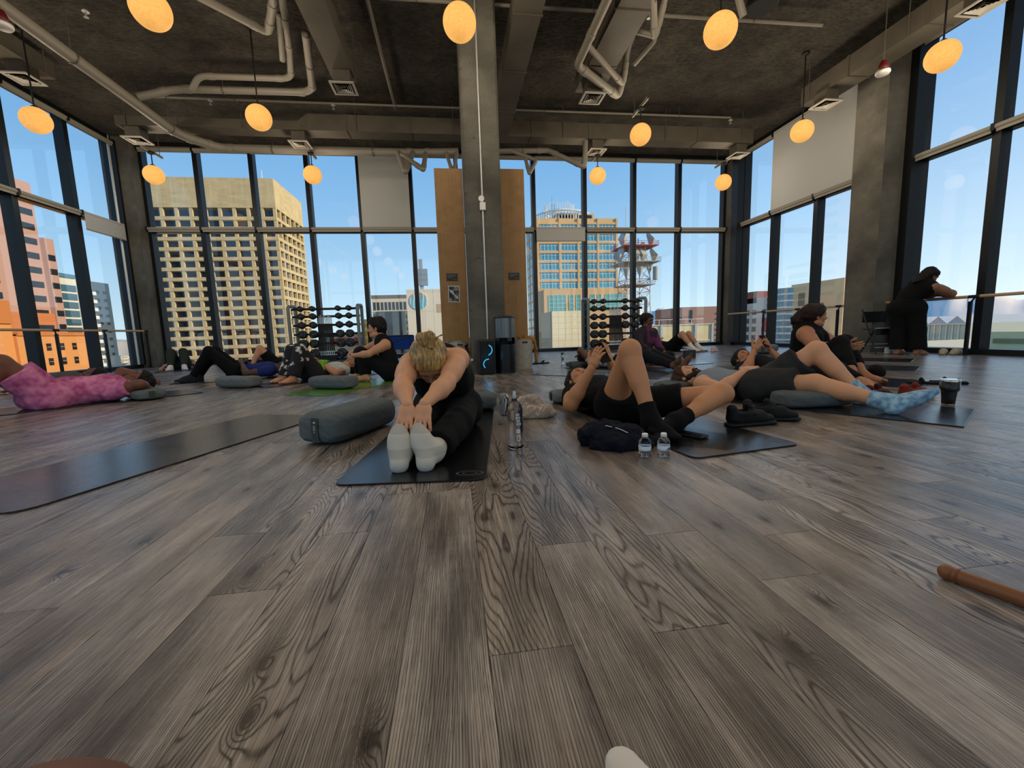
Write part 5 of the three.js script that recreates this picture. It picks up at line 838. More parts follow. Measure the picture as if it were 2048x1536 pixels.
{ const J = lie(2.501, -5.971, -0.644, 1.0, 0.238, ['up', 'up']);
  human({ label: 'person in white patterned shirt lying with arms folded behind head', J, skin: 0x5f3e2b, m: 1.02, ...tilt(J), hair: 0x120e0d, top: { sleeve: 0.2, long: 1, paint: (x, y, z) => Math.sin((x + z) * 60) * Math.sin((x - z) * 60) > 0.2 ? [0.1, 0.1, 0.11] : [0.5, 0.5, 0.48] }, bottom: { color: 0x15171b } }); }
{ const dye = (x, y, z) => { const n = 0.6 * N3(x * 9, y * 9, z * 9) + 0.5 * N3(x * 22 + 4, y * 22, z * 22) + 0.25 * N3(x * 55, y * 55, z * 55), t = Math.max(0, Math.min(1, 0.5 + n)); return [0.34 + 0.4 * t, 0.035 + 0.22 * t, 0.16 + 0.28 * t]; };
  const J = lie(-4.047, -4.726, 0.792, 1.03, 0.944, ['up', 'behind'], { lift: 0.08 });
  human({ label: 'person in pink tie dye shirt and shorts lying with arms behind head', J, skin: 0x6d432e, m: 1.3, arm: 1.1, leg: 1.15, belly: 0.12, cell: 0.011, fine: 0.0055, ...tilt(J), hair: 0x0f0c0b, top: { paint: dye, sleeve: 0.3, long: 1, loose: 0.035 }, bottom: { paint: dye, upto: 0.36, loose: 0.04, flare: 0.03 } }); }
{ const J = lie(-5.887, -6.65, 1.2, 1.0, 0.6, ['side', 'side']);
  human({ label: 'dark haired person lying behind the one in pink tie dye', J, skin: 0x6d432e, ...tilt(J), hair: 0x120d0c, top: { color: 0x55504c, sleeve: 0.25, long: 1 }, bottom: { color: 0x1b1b1e } }); }
{ const J = lie(-6.312, -10.631, -0.443, 1.0, 0.715, ['side', 'side']);
  human({ label: 'person in dark green trousers lying knees up in the far left corner', J, skin: LIGHT, ...tilt(J), hair: 0x2a1a12, top: { color: 0x6f7470, sleeve: 0.25, long: 1 }, bottom: { color: 0x29332b, upto: 0.97, loose: 0.018 }, shod: 1, shoe: { color: 0xd6d3cc, sole: 0xe6e3dc } }); }
{ const J = lie(-3.401, -7.068, 1.42, 1.07, 0.845, ['belly', 'belly']);
  human({ label: 'person in black leggings and dark sneakers lying with knees bent', J, skin: 0x4a2f22, ...tilt(J), hair: 0x100d0c, top: { color: 0x1d2d6b, sleeve: 0.25 }, bottom: { name: 'leggings', color: 0x060708, upto: 0.98, loose: 0.008, rise: 0.8 }, shod: 1, shoe: { color: 0x23282a, sole: 0x6f6d60 } }); }
{ const J = lie(-3.721, -9.281, 1.195, 0.95, 0.951, ['up', 'up']);
  human({ label: 'bare legged person in black shorts lying before the left weight rack', J, skin: LIGHT, ...tilt(J), hair: 0x2a1a12, top: { color: 0x060708, sleeve: 0.25, long: 1 }, bottom: { color: 0x060708, upto: 0.36, loose: 0.03 } }); }
{ const J = lie(-2.05, -6.36, 0.72, 0.93, 1.0, ['belly', 'belly']);
  human({ label: 'person in black trousers with white flame print lying knees bent', J, skin: LIGHT, ...tilt(J, 0.1), hair: 0x15100f, top: { color: 0xbfc4bd, sleeve: 0.2, short: 1 }, bottom: { upto: 0.97, loose: 0.026, flare: 0.02, rise: 0.5, paint: (x, y, z) => { const k = (x + 2.3) * -0.7 + (z + 6.15) * 0.7, n = N3(x * 16, y * 10, z * 16) + 0.4 * N3(x * 40, y * 30, z * 40); return y > 0.12 && n > 0.3 && (y > 0.3 || k > 0.02) ? [0.62, 0.6, 0.55] : [0.012, 0.012, 0.014]; } } }); }
// young man sitting with arms round his knees
human({ label: 'person with wavy dark hair in black tank top hugging his knees', skin: 0xc68e68, m: 1.0, front: [-1, 0, -0.15], cell: 0.01, fine: 0.005, hcell: 0.004,
  J: { hd: [-1.05, 0.70, -5.95], nk: [-0.975, 0.565, -5.93], pel: [-0.85, 0.13, -5.80], sR: [-0.9, 0.49, -5.74], eR: [-1.12, 0.375, -5.68], wR: [-1.35, 0.355, -5.80], sL: [-1.04, 0.51, -6.10], eL: [-1.25, 0.42, -6.12], wL: [-1.43, 0.39, -6.04], hR: [-0.86, 0.115, -5.70], kR: [-1.23, 0.37, -5.82], aR: [-1.19, 0.08, -5.74], tR: [-1.36, 0.035, -5.74], hL: [-0.88, 0.115, -5.92], kL: [-1.30, 0.38, -6.05], aL: [-1.33, 0.08, -6.06], tL: [-1.5, 0.035, -6.08] },
  face: [-0.95, 0.05, 0.1], hup: [-0.05, 1, 0], hair: 0x14100f, hairStyle: 'long', hairNoise: 0.011, hairExtra: [cap([0, 0.09, 0.03], [0.0, 0.09, -0.05], 0.07, 0.08), cap([0, 0.0, -0.09], [0, -0.06, -0.09], 0.05, 0.04)],
  handR: { d: [-0.2, -0.9, -0.1], n: [-0.2, 0.3, 0.9] }, handL: { d: [-0.1, -0.5, 0.6], n: [-0.9, 0.3, 0.2] }, top: { name: 'tank_top', color: 0x0c0e10, strap: 1 }, bottom: { color: 0x060708, upto: 0.97, loose: 0.022, flare: 0.01 } });
// the one who holds the camera: a white sock and a brown knee reach into the picture
human({ label: 'person holding the camera, white sock toe and brown knee at bottom edge', skin: 0x6b4534, m: 1.0, front: [0, 0.1, -1], floor: 0.001, cell: 0.011, fine: 0.006, hcell: 0.005,
  J: { hd: [0, 0.8, 0.48], nk: [0, 0.63, 0.44], pel: [0, 0.12, 0.24], sR: [-0.17, 0.57, 0.42], eR: [-0.26, 0.42, 0.26], wR: [-0.14, 0.5, 0.12], sL: [0.17, 0.57, 0.42], eL: [0.27, 0.42, 0.26], wL: [0.14, 0.5, 0.12], hR: [-0.1, 0.11, 0.24], kR: [-0.235, 0.315, -0.2], aR: [-0.17, 0.08, 0.06], tR: [-0.1, 0.05, -0.08], hL: [0.1, 0.11, 0.24], kL: [0.37, 0.32, 0.1], aL: [0.245, 0.08, -0.24], tL: [0.188, 0.045, -0.448], heelL: [0.26, 0.035, -0.22] },
  face: [0, -0.2, -1], hup: [0, 1, -0.1], hair: 0x1a1310, top: { color: 0x3c4045, sleeve: 0.25, long: 1 }, bottom: { color: 0x22252a, upto: 0.3, loose: 0.03 }, shod: 1, foot: 0.66, sock: { color: 0xd9d6d0, up: 0.25 } });
// ------------------------------------------------------------------ mats
yogaMat('long glossy grey yoga mat lying empty at the front left', -1.62, -2.62, -0.343, { W: 0.66, L: 1.78, r: 0.1, color: 0x2a2b31, mark: [-0.2, 0.72] });
yogaMat('black yoga mat under the folded forward blonde person', -0.105, -2.58, -0.117, { W: 0.62, L: 1.8, color: 0x14171b, mark: [0.24, 0.82] });
yogaMat('black yoga mat under the person holding a phone overhead', 1.23, -2.62, 0.147, { W: 0.62, L: 1.75, color: 0x171a1e, mark: [0.25, 0.78] });
yogaMat('thick dark yoga mat under the bearded person', 2.55, -2.84, 0.547, { W: 0.68, L: 1.82, color: 0x26292c, r: 0.01 });
yogaMat('lime green yoga mat under the person hugging his knees', -1.18, -5.4, -0.524, { W: 0.61, L: 1.75, color: 0x5e8f2e });
yogaMat('dark yoga mat under the flame print trousers', -2.02, -6.42, -0.72, { W: 0.61, L: 1.75, color: 0x25272c });
yogaMat('dark yoga mat under the person in pink tie dye', -3.86, -4.95, -0.79, { W: 0.66, L: 1.85, color: 0x23242a });
yogaMat('dark yoga mat under the green trousers in the far left corner', -6.22, -10.4, 0.443, { color: 0x24272b });
yogaMat('dark yoga mat under the leggings and sneakers', -3.3, -7.09, -1.42, { color: 0x2a2e36 });
yogaMat('empty pale sheened yoga mat left of the raised knee', 1.88, -5.36, 0.863, { color: 0x4a4e54, L: 1.72 });
yogaMat('dark yoga mat under the person with folded arms behind head', 2.5, -6.0, 0.644, { color: 0x23272c });
yogaMat('dark yoga mat under the person with the curly ponytail', 3.80, -4.02, 0.52, { color: 0x23272c });
yogaMat('grey yoga mat in front of the two stacked bolsters', 5.0, -5.05, 0.6, { color: 0x33383e });
yogaMat('dark yoga mat lying nearest the folding chair', 6.05, -5.95, 0.6, { color: 0x1d2024 });
yogaMat('pale yoga mat beside the purple clad person and the blocks', 3.55, -6.95, 0.3, { color: 0x5d5556, W: 0.6 });
yogaMat('dark yoga mat under the white socked person by far windows', 5.4, -9.75, 0.407, { color: 0x24272b });
yogaMat('dark yoga mat under the bare legged person by the left rack', -3.7, -9.28, -1.195, { color: 0x24272b });
yogaMat('dark yoga mat under the person lying behind pink tie dye', -5.85, -6.66, -1.2, { color: 0x24272b });
// ------------------------------------------------------------------ bolsters
bolster('large grey bolster with a logo strap lying alone in the foreground', -0.665, -2.70, 1.137, { W: 0.3, H: 0.19, mark: 1, hz: 0.02, c: 0, L: 0.66 });
bolster('grey bolster under the head of the person in pink tie dye', -3.42, -5.09, -0.79, { H: 0.11, strap: 1, y: 0.008 });
bolster('grey bolster in front of the flame print trousers', -2.80, -5.84, -0.42, { H: 0.15, L: 0.58, c: 2 });
bolster('grey bolster on the lime green mat', -1.44, -5.16, -0.52, { H: 0.15, y: 0.008, L: 0.6, c: 0 });
bolster('grey bolster behind the back of the blonde person', 0.0, -3.28, -0.06, { H: 0.13, y: 0.008 });
bolster('grey bolster under the head of the black clad phone holder', 1.02, -3.37, 0.05, { H: 0.1, y: 0.008, L: 0.5 });
bolster('grey bolster under the head of the bearded person', 2.1, -3.66, 0.5, { H: 0.1, y: 0.008, c: 1 });
bolster('grey bolster under the knee of the bearded person', 2.50, -2.64, -0.05, { H: 0.115, W: 0.26, L: 0.5, y: 0.008, c: 1, strap: 0 });
bolster('lower grey bolster of the stack of two', 4.95, -6.12, 0.9, { H: 0.135, c: 1 });
bolster('upper grey bolster of the stack of two', 4.97, -6.14, 0.75, { H: 0.135, y: 0.134, c: 0 });
bolster('grey bolster under the head of the pink phone holder', 3.33, -4.52, 0.0, { H: 0.12, c: 1 });
bolster('grey bolster under the legs of the pink phone holder', 3.33, -3.42, 0.1, { H: 0.10, L: 0.55, c: 0, strap: 0 });
bolster('near black bolster under the person with arms behind head', 2.05, -6.62, 0.64, { H: 0.09, c: 1, y: 0.008 });
bolster('grey bolster behind the person hugging his knees', -0.62, -6.25, 0.5, { H: 0.12, c: 1, L: 0.5 });
// ------------------------------------------------------------------ bottles, cups
const clearPlastic = MP(0xffffff, 0.03, 0, { transmission: 1, thickness: 0.05, ior: 1.36 }), capWhite = M(0xeeeeea, 0.5);
{ const t = thing('water_bottle', 'tall clear water bottle with a pump spout and printed frames', 'bottle', [0.29, 0, -2.10]);
  part(t, 'bottle_body', lathe([[0, 0.001], [0.032, 0.001], [0.039, 0.006], [0.041, 0.016], [0.037, 0.03], [0.038, 0.05], [0.0405, 0.16], [0.041, 0.2], [0.036, 0.226], [0.024, 0.244], [0.013, 0.252], [0, 0.252]], 40), clearPlastic);
  part(t, 'collar', cyl(0.014, 0.014, 0.012, 0, 0.257, 0, 20), M(0x2b2e30, 0.4)); part(t, 'spout', lathe([[0, 0.262], [0.012, 0.262], [0.009, 0.285], [0.0065, 0.298], [0, 0.3]], 18), MP(0xdfe3e2, 0.3, 0, { transmission: 0.3 }));
  const ring = (y, w, h, az, m) => { const q = 0.0028, l = []; const put = (dx, dy, ww, hh) => { const a = az + dx / 0.0412; l.push(new THREE.BoxGeometry(ww, hh, 0.0012).rotateY(a).translate(Math.sin(a) * 0.0414, y + dy, Math.cos(a) * 0.0414)); }; put(0, h / 2, w, q); put(0, -h / 2, w, q); put(-w / 2, 0, q, h); put(w / 2, 0, q, h); part(t, 'print_frame', l, m); };
  ring(0.062, 0.016, 0.026, 0.25, capWhite); ring(0.098, 0.018, 0.016, 0.25, capWhite); ring(0.098, 0.008, 0.007, 0.25, capWhite);
  for (let k = 0; k < 4; k++) ring(0.135 + k * 0.016, 0.02 - (k % 2) * 0.006, 0.008, 0.32 - 0.04 * k, capWhite);
  part(t, 'dark_print', new THREE.CylinderGeometry(0.0413, 0.0413, 0.06, 10, 1, true, 0.75, 0.35).translate(0, 0.12, 0), M(0x1b1f22, 0.5, 0, { side: THREE.DoubleSide })); }
const bottleLabel = (peak) => { const c = document.createElement('canvas'); c.width = 512; c.height = 96; const x = c.getContext('2d'); x.fillStyle = '#e4eef2'; x.fillRect(0, 0, 512, 96); x.fillStyle = '#b9d3e0'; x.fillRect(0, 70, 512, 26); x.fillStyle = '#f6fafb'; x.fillRect(0, 0, 512, 16);
  const px = peak ? 120 : 330; x.fillStyle = '#2f6fa6'; x.beginPath(); x.moveTo(px, 76); x.lineTo(px + 26, 34); x.lineTo(px + 46, 28); x.lineTo(px + 66, 36); x.lineTo(px + 92, 76); x.fill(); x.fillStyle = '#17406c'; x.fillRect(px, 74, 92, 8);
  x.fillStyle = '#8fa2ad'; for (let k = 0; k < 4; k++) x.fillRect(peak ? 300 : 110, 30 + k * 9, 60 - k * 8, 3);
  const t = new THREE.CanvasTexture(c); t.colorSpace = THREE.SRGBColorSpace; return t; };
for (const [x, z, peak, lab] of [[0.855, -1.80, 1, 'small water bottle with a blue peak on its label, nearer the dark clothes'], [0.94, -1.785, 0, 'small fuller water bottle nearer the black mat corner']]) {
  const t = thing('small_water_bottle', lab, 'bottle', [x, 0, z], 0, 'small water bottles');
  part(t, 'bottle_body', lathe([[0, 0.004], [0.02, 0.003], [0.027, 0.008], [0.0275, 0.018], [0.0255, 0.03], [0.0275, 0.034], [0.0285, 0.058], [0.0275, 0.064], [0.0285, 0.07], [0.026, 0.08], [0.018, 0.09], [0.0115, 0.096], [0.0115, 0.102], [0, 0.102]], 32), clearPlastic);
  for (let k = 0; k < 5; k++) { const a = k / 5 * 2 * Math.PI; part(t, 'foot_lobe', new THREE.SphereGeometry(0.0085, 10, 8).scale(1, 0.9, 1).translate(Math.cos(a) * 0.018, 0.008, Math.sin(a) * 0.018), clearPlastic); }
  part(t, 'label_band', new THREE.CylinderGeometry(0.0290, 0.0284, 0.022, 36, 1, true).rotateY(peak ? 0.6 : 2.2).translate(0, 0.046, 0), M(0xffffff, 0.45, 0, { map: bottleLabel(peak), side: THREE.DoubleSide }));
  const cp = part(t, 'cap', lathe([[0, 0.0985], [0.0135, 0.0985], [0.0138, 0.11], [0.0125, 0.113], [0, 0.113]], 24), capWhite); part(cp, 'cap_ring', new THREE.TorusGeometry(0.0137, 0.0012, 6, 24).rotateX(Math.PI / 2).translate(0, 0.1, 0), capWhite);
}
{ const t = thing('tumbler', 'black steel tumbler with a clear lid standing beside the dark mat', 'tumbler', [3.36, 0, -2.42]); t.scale.set(0.74, 1, 0.74);
  part(t, 'body', lathe([[0, 0.012], [0.047, 0.012], [0.05, 0.05], [0.055, 0.095], [0.0575, 0.1], [0.066, 0.104], [0.0685, 0.115], [0.071, 0.165], [0, 0.165]], 40), MP(0x0d1011, 0.38, 0.1, { clearcoat: 0.3 }));
  part(t, 'steel_rim', lathe([[0.069, 0.165], [0.0715, 0.165], [0.0715, 0.176], [0.066, 0.176], [0.066, 0.165]], 40), M(0xd0d0cc, 0.2, 1)); part(t, 'steel_base', lathe([[0, 0.001], [0.045, 0.001], [0.047, 0.012], [0, 0.012]], 36), M(0xc0bfb8, 0.25, 1));
  part(t, 'lid', lathe([[0, 0.177], [0.06, 0.177], [0.07, 0.178], [0.0705, 0.182], [0, 0.181]], 40), MP(0xffffff, 0.05, 0, { transmission: 0.9, thickness: 0 })); }
{ const t = thing('clear_bottle', 'clear bottle with dark lid and green print by the far timber wing', 'bottle', [1.92, 0, -7.38]);
  part(t, 'bottle_body', lathe([[0, 0.001], [0.03, 0.001], [0.032, 0.02], [0.032, 0.15], [0.024, 0.165], [0, 0.165]], 24), clearPlastic); part(t, 'lid', cyl(0.026, 0.026, 0.03, 0, 0.182, 0, 18), black); part(t, 'print', new THREE.CylinderGeometry(0.0325, 0.0325, 0.06, 12, 1, true, -0.5, 1).translate(0, 0.085, 0), M(0x3f5c4a, 0.7, 0, { side: THREE.DoubleSide }));
  const u = thing('clear_jar', 'clear drinking jar beside the lying dark haired head', 'jar', [-1.66, 0, -6.42]); part(u, 'jar_body', lathe([[0, 0.001], [0.05, 0.001], [0.055, 0.02], [0.055, 0.1], [0.045, 0.115], [0, 0.115]], 24), clearPlastic); part(u, 'lid', cyl(0.047, 0.047, 0.02, 0, 0.126, 0, 20), MP(0x9fb2b8, 0.3, 0)); }
// ------------------------------------------------------------------ clothes, towels, small things
{ const t = thing('striped_case', 'black and white striped soft case standing beside the clear bottle', 'case', [0.335, 0, -2.98], 0.25);
  const g = bolsterGeo(0.16, 0.075, 0.06, 3).rotateZ(Math.PI / 2).translate(0.03, 0.08, 0); const p = paint(g, (x, y, z) => Math.sin((x * 1.3 + z * 2.2 + 0.12 * N3(x * 12, y * 9, z * 12)) * 150) > 0.1 ? [0.5, 0.52, 0.5] : [0.02, 0.02, 0.022]); part(t, 'shell', p, vcCloth); part(t, 'zip_pull', rb(0.01, 0.022, 0.006, 0.002, 0.012, 0.012, 0.042), galv); }
{ const t = thing('folded_towel', 'pile of beige patterned towel beside the clear bottle', 'towel', [0.53, 0, -2.87], -0.2);
  const tw = (x, y, z) => { const n = Math.abs(N3(x * 26, y * 26, z * 26)); return n < 0.06 ? [0.62, 0.55, 0.44] : [0.36, 0.29, 0.22]; };
  const fold = (P, nz) => paint(blob(P, 0.007, { k: 0.02, planes: [[[0, 0.001, 0], [0, -1, 0]]], noise: (x, y, z) => nz * N3(x * 22, y * 22, z * 22) }), tw);
  part(t, 'front_fold', fold([cap([-0.07, 0.04, 0.06], [0.07, 0.04, 0.05], 0.05, 0.045, { n: [0, 0, 1], s: 1.3 }), cap([-0.06, 0.02, 0.08], [0.08, 0.02, 0.06], 0.025, 0.02)], 0.01), vcCloth);
  part(t, 'back_fold', fold([cap([-0.02, 0.055, -0.02], [0.11, 0.045, 0.01], 0.05, 0.04), cap([0.08, 0.03, 0.02], [0.14, 0.02, 0.03], 0.03, 0.02)], 0.012), vcCloth);
  part(t, 'scrunched_end', fold([cap([-0.1, 0.1, -0.04], [0.0, 0.115, -0.03], 0.035, 0.04), cap([-0.02, 0.12, -0.02], [0.04, 0.1, -0.02], 0.028, 0.025), cap([-0.08, 0.06, -0.03], [0.03, 0.06, -0.03], 0.05, 0.05)], 0.018), vcCloth); }
{ const t = thing('dark_hoodie', 'crumpled navy black hoodie heaped beside the small water bottles', 'clothes', [0.8, 0, -2.03], 0.3);
  part(t, 'heap', blob([cap([-0.1, 0.05, -0.06], [0.06, 0.05, 0.06], 0.07, 0.06), cap([0.0, 0.06, -0.08], [0.12, 0.04, 0.02], 0.06, 0.045), cap([-0.06, 0.03, 0.06], [0.08, 0.03, 0.13], 0.045, 0.04), cap([0.08, 0.02, 0.08], [0.2, 0.02, 0.1], 0.035, 0.03), cap([-0.12, 0.03, 0.0], [-0.06, 0.03, 0.1], 0.04, 0.035)], 0.007, { k: 0.025, planes: [[[0, 0.001, 0], [0, -1, 0]]], noise: (x, y, z) => 0.034 * Math.abs(N3(x * 13, y * 13, z * 13)) + 0.016 * Math.abs(N3(x * 30 + 3, y * 30, z * 30)) - 0.012 }), cloth(0x0c111d)); part(t, 'zip', tube([[-0.06, 0.11, 0.0], [-0.02, 0.1, 0.06], [0.0, 0.085, 0.1]], 0.003, 6, 0.02), galv);
  const u = thing('snack_bar', 'silver wrapped snack bar lying on the dark hoodie', 'snack bar', [0.885, 0.068, -1.99], 0.5); part(u, 'wrapper', rb(0.1, 0.014, 0.03, 0.005), M(0x8d8a84, 0.4, 0.4)); part(u, 'print', bb(-0.03, 0.03, 0.007, 0.0078, -0.009, 0.009), M(0x2c2b2a, 0.6)); for (const s of [-1, 1]) part(u, 'crimp', bb(s * 0.05 - 0.008, s * 0.05 + 0.008, -0.002, 0.002, -0.015, 0.015), M(0xb5b2ac, 0.4, 0.5)); }
function phone(label, pos, rot, color, caseC) { const t = thing('phone', label, 'phone', pos); t.rotation.set(...rot); part(t, 'case', rb(0.076, 0.155, 0.011, 0.005), M(caseC, 0.6)); part(t, 'screen', rb(0.07, 0.148, 0.003, 0.001, 0, 0, 0.0055), MP(color, 0.12)); for (const q of [0, 1]) part(t, 'camera_lens', new THREE.CylinderGeometry(0.007, 0.007, 0.003, 14).rotateX(Math.PI / 2).translate(-0.022, 0.055 - q * 0.02, -0.0065), MP(0x0a0a0b, 0.1)); }
phone('black phone lying on the mat beside the socked feet', [1.25, 0.016, -2.07], [-Math.PI / 2, 0, 0.5], 0x08090a, 0x0c0c0d);
phone('black phone held up by the person in black with raised knee', [0.985, 0.44, -2.73], [-0.6, 0.1, 0.25], 0x08090a, 0x0b0b0c);
phone('pink cased phone held up by the dark haired person lying down', [3.335, 0.41, -4.16], [-0.55, 0.1, 0.1], 0x1a0d0f, 0xb8483f);
for (const [x, z, r, lab] of [[1.72, -2.24, 0.1, 'black sneaker beside the fallen knee, nearer the mat corner'], [1.92, -2.33, -0.35, 'black sneaker beside the fallen knee, nearer the bearded person']]) shoeInto(thing('black_sneaker', lab, 'shoe', [x, 0, z], r, 'black sneakers'), 0x101113, 0x1c1d1f, 1.15, 0x222325);
for (const [x, z, r, lab] of [[3.13, -2.71, 0.25, 'dark red leather shoe partly behind the blue sock'], [3.40, -2.66, 0.1, 'rust red leather shoe with a white sole before the tumbler']]) shoeInto(thing('red_shoe', lab, 'shoe', [x, 0, z], r, 'red shoes'), x < 3.2 ? 0x4a1a18 : 0x7a2e22, 0xd6c7ae, 1.1, 0x241410);
for (const [x, z, r, lab] of [[8.0, -5.90, 0.5, 'cream fluffy slipper on the left below the barre post'], [8.1, -5.80, 0.2, 'cream fluffy slipper on the right below the barre post']]) { const t = thing('slipper', lab, 'slipper', [x, 0, z], r, 'cream slippers'); part(t, 'upper', blob([cap([-0.02, 0.05, 0], [0.09, 0.045, 0], 0.052, 0.045), cap([-0.1, 0.025, 0], [0, 0.03, 0], 0.035, 0.045)], 0.007, { planes: [[[0, 0.01, 0], [0, -1, 0]]], noise: (x, y, z) => 0.005 * N3(x * 60, y * 60, z * 60) }), cloth(0xb3a88c)); part(t, 'sole', bb(-0.12, 0.13, 0.001, 0.014, -0.045, 0.045), cloth(0x8d8166)); }
for (const [x, z, r, lab] of [[7.68, -6.5, 0.4, 'white sneaker beneath the front edge of the folding chair'], [7.76, -6.4, 0.3, 'white sneaker beside the trouser hem of the standing person']]) shoeInto(thing('white_sneaker', lab, 'shoe', [x, 0, z], r, 'white sneakers'), 0xb9bec0, 0xd7dadb, 1.05);
for (const [x, z, r, lab] of [[4.28, -3.28, 2.5, 'black sandal lying nearer the ponytail person'], [4.48, -3.24, 2.3, 'black sandal lying behind the tumbler']]) { const t = thing('sandal', lab, 'sandal', [x, 0, z], r, 'black sandals'); part(t, 'sole', rb(0.25, 0.022, 0.09, 0.01, 0, 0.012, 0), cloth(0x101214)); part(t, 'strap', tube([[0.02, 0.02, -0.045], [0.03, 0.06, 0], [0.02, 0.02, 0.045]], 0.012, 8, 0.04), cloth(0x131516)); }
for (const [x, z, r, lab] of [[1.46, -7.55, 0.4, 'dark flip flop by the white tote, nearer the timber wing'], [1.6, -7.6, 0.1, 'dark flip flop by the white tote, nearer the window']]) { const t = thing('flip_flop', lab, 'sandal', [x, 0, z], r, 'dark flip flops'); part(t, 'sole', rb(0.24, 0.018, 0.09, 0.008, 0, 0.01, 0), cloth(0x17120f)); part(t, 'strap', tube([[-0.01, 0.02, -0.04], [0.04, 0.07, 0], [-0.01, 0.02, 0.04]], 0.009, 8, 0.04), cloth(0x17120f)); }
{ const t = thing('baseball_hat', 'dark round baseball hat lying beside the ponytail feet', 'hat', [4.52, 0, -3.95], 0.8); part(t, 'crown', blob([cap([0, 0.04, 0], [0.01, 0.05, 0], 0.085, 0.08, { n: [0, 1, 0], s: 1.1 })], 0.007, { planes: [[[0, 0.002, 0], [0, -1, 0]]] }), cloth(0x120d0d)); part(t, 'visor', rb(0.11, 0.012, 0.14, 0.005, 0.11, 0.012, 0), cloth(0x171112)); }
for (const [x, z, lab] of [[3.74, -6.98, 'grey foam yoga block beside the purple clad person'], [4.40, -7.42, 'grey foam yoga block further right near the white socks']]) { const t = thing('yoga_block', lab, 'yoga block', [x, 0, z], 0.15, 'grey yoga blocks'); part(t, 'foam', rb(0.23, 0.15, 0.10, 0.012, 0, 0.076, 0), M(0x2f3638, 0.9)); part(t, 'label_patch', bb(-0.03, 0.03, 0.06, 0.09, 0.0502, 0.0508), M(0x394143, 0.9)); }
{ const t = thing('yellow_block', 'ochre yellow foam block behind the person hugging his knees', 'yoga block', [-0.72, 0, -5.95], 0.4); part(t, 'foam', rb(0.22, 0.075, 0.14, 0.012, 0, 0.038, 0), M(0xb9862a, 0.9)); part(t, 'label_patch', bb(-0.03, 0.03, 0.02, 0.05, 0.0702, 0.0708), M(0xa57722, 0.9));
  const u = thing('green_cloth', 'neon green cloth lying across the flame print trousers waist', 'cloth', [-1.93, 0.21, -6.42], 0.3); part(u, 'cloth', blob([cap([-0.05, 0.04, 0.06], [0.05, 0.045, 0.03], 0.03, 0.025), cap([0, 0.03, 0.09], [0.0, -0.05, 0.14], 0.028, 0.03), cap([0.03, 0.05, 0], [0.07, 0.05, -0.04], 0.022, 0.02)], 0.007, { noise: (x, y, z) => 0.014 * N3(x * 30, y * 30, z * 30) }), cloth(0x7fb43a)); part(u, 'knot', blob([cap([-0.03, 0.06, 0.04], [0.0, 0.065, 0.05], 0.018, 0.018)], 0.006), cloth(0x8cc244)); }
{ const t = thing('wooden_stick', 'turned wooden massage stick lying at the right edge', 'stick', [1.095, 0.018, -0.77]); t.rotation.set(0, 0.34, 0);
  const wd = M(0x7d4c26, 0.4); part(t, 'shaft', rod([0, 0, 0.02], [0, 0, 0.55], 0.0165, 16), wd); part(t, 'knob', new THREE.SphereGeometry(0.0178, 18, 12).translate(0, 0, 0.011), wd); part(t, 'groove', new THREE.TorusGeometry(0.0155, 0.0028, 8, 20).translate(0, 0, 0.028), M(0x74391a, 0.45)); }
// ------------------------------------------------------------------ barres
const barreWood = M(0xb99b76, 0.5);
function barre(label, x, z0, z1, posts, inward) {
  const t = thing('ballet_barre', label, 'barre'), y = 0.915;
  part(t, 'rail', rod([x, y, z0], [x, y, z1], 0.024, 14), barreWood); for (const z of [z0, z1]) part(t, 'end_cap', new THREE.SphereGeometry(0.024, 14, 10).translate(x, y, z), barreWood);
  for (const z of posts) { part(t, 'post', bb(x + inward * 0.06 - 0.02, x + inward * 0.06 + 0.02, 0, y - 0.07, z - 0.02, z + 0.02), metalDark); part(t, 'bracket', [rod([x + inward * 0.06, y - 0.09, z], [x, y - 0.02, z + 0.09], 0.012), rb(0.05, 0.05, 0.16, 0.015, x, y, z + 0.09)], metalDark); part(t, 'foot_plate', bb(x + inward * 0.06 - 0.05, x + inward * 0.06 + 0.05, 0, 0.012, z - 0.05, z + 0.05), metalDark); }
}
barre('pale wooden ballet barre along the left window wall', -7.58, -11.95, -5.5, [-11.7, -10.45, -9.3, -8.0, -6.6], -1);
barre('pale wooden ballet barre along the far section of the right window wall', 8.03, -11.5, -7.72, [-10.15, -9.05, -7.98], 1);
barre('pale wooden ballet barre the standing person leans on', 8.03, -7.0, -3.2, [-6.85, -5.66, -4.4], 1);
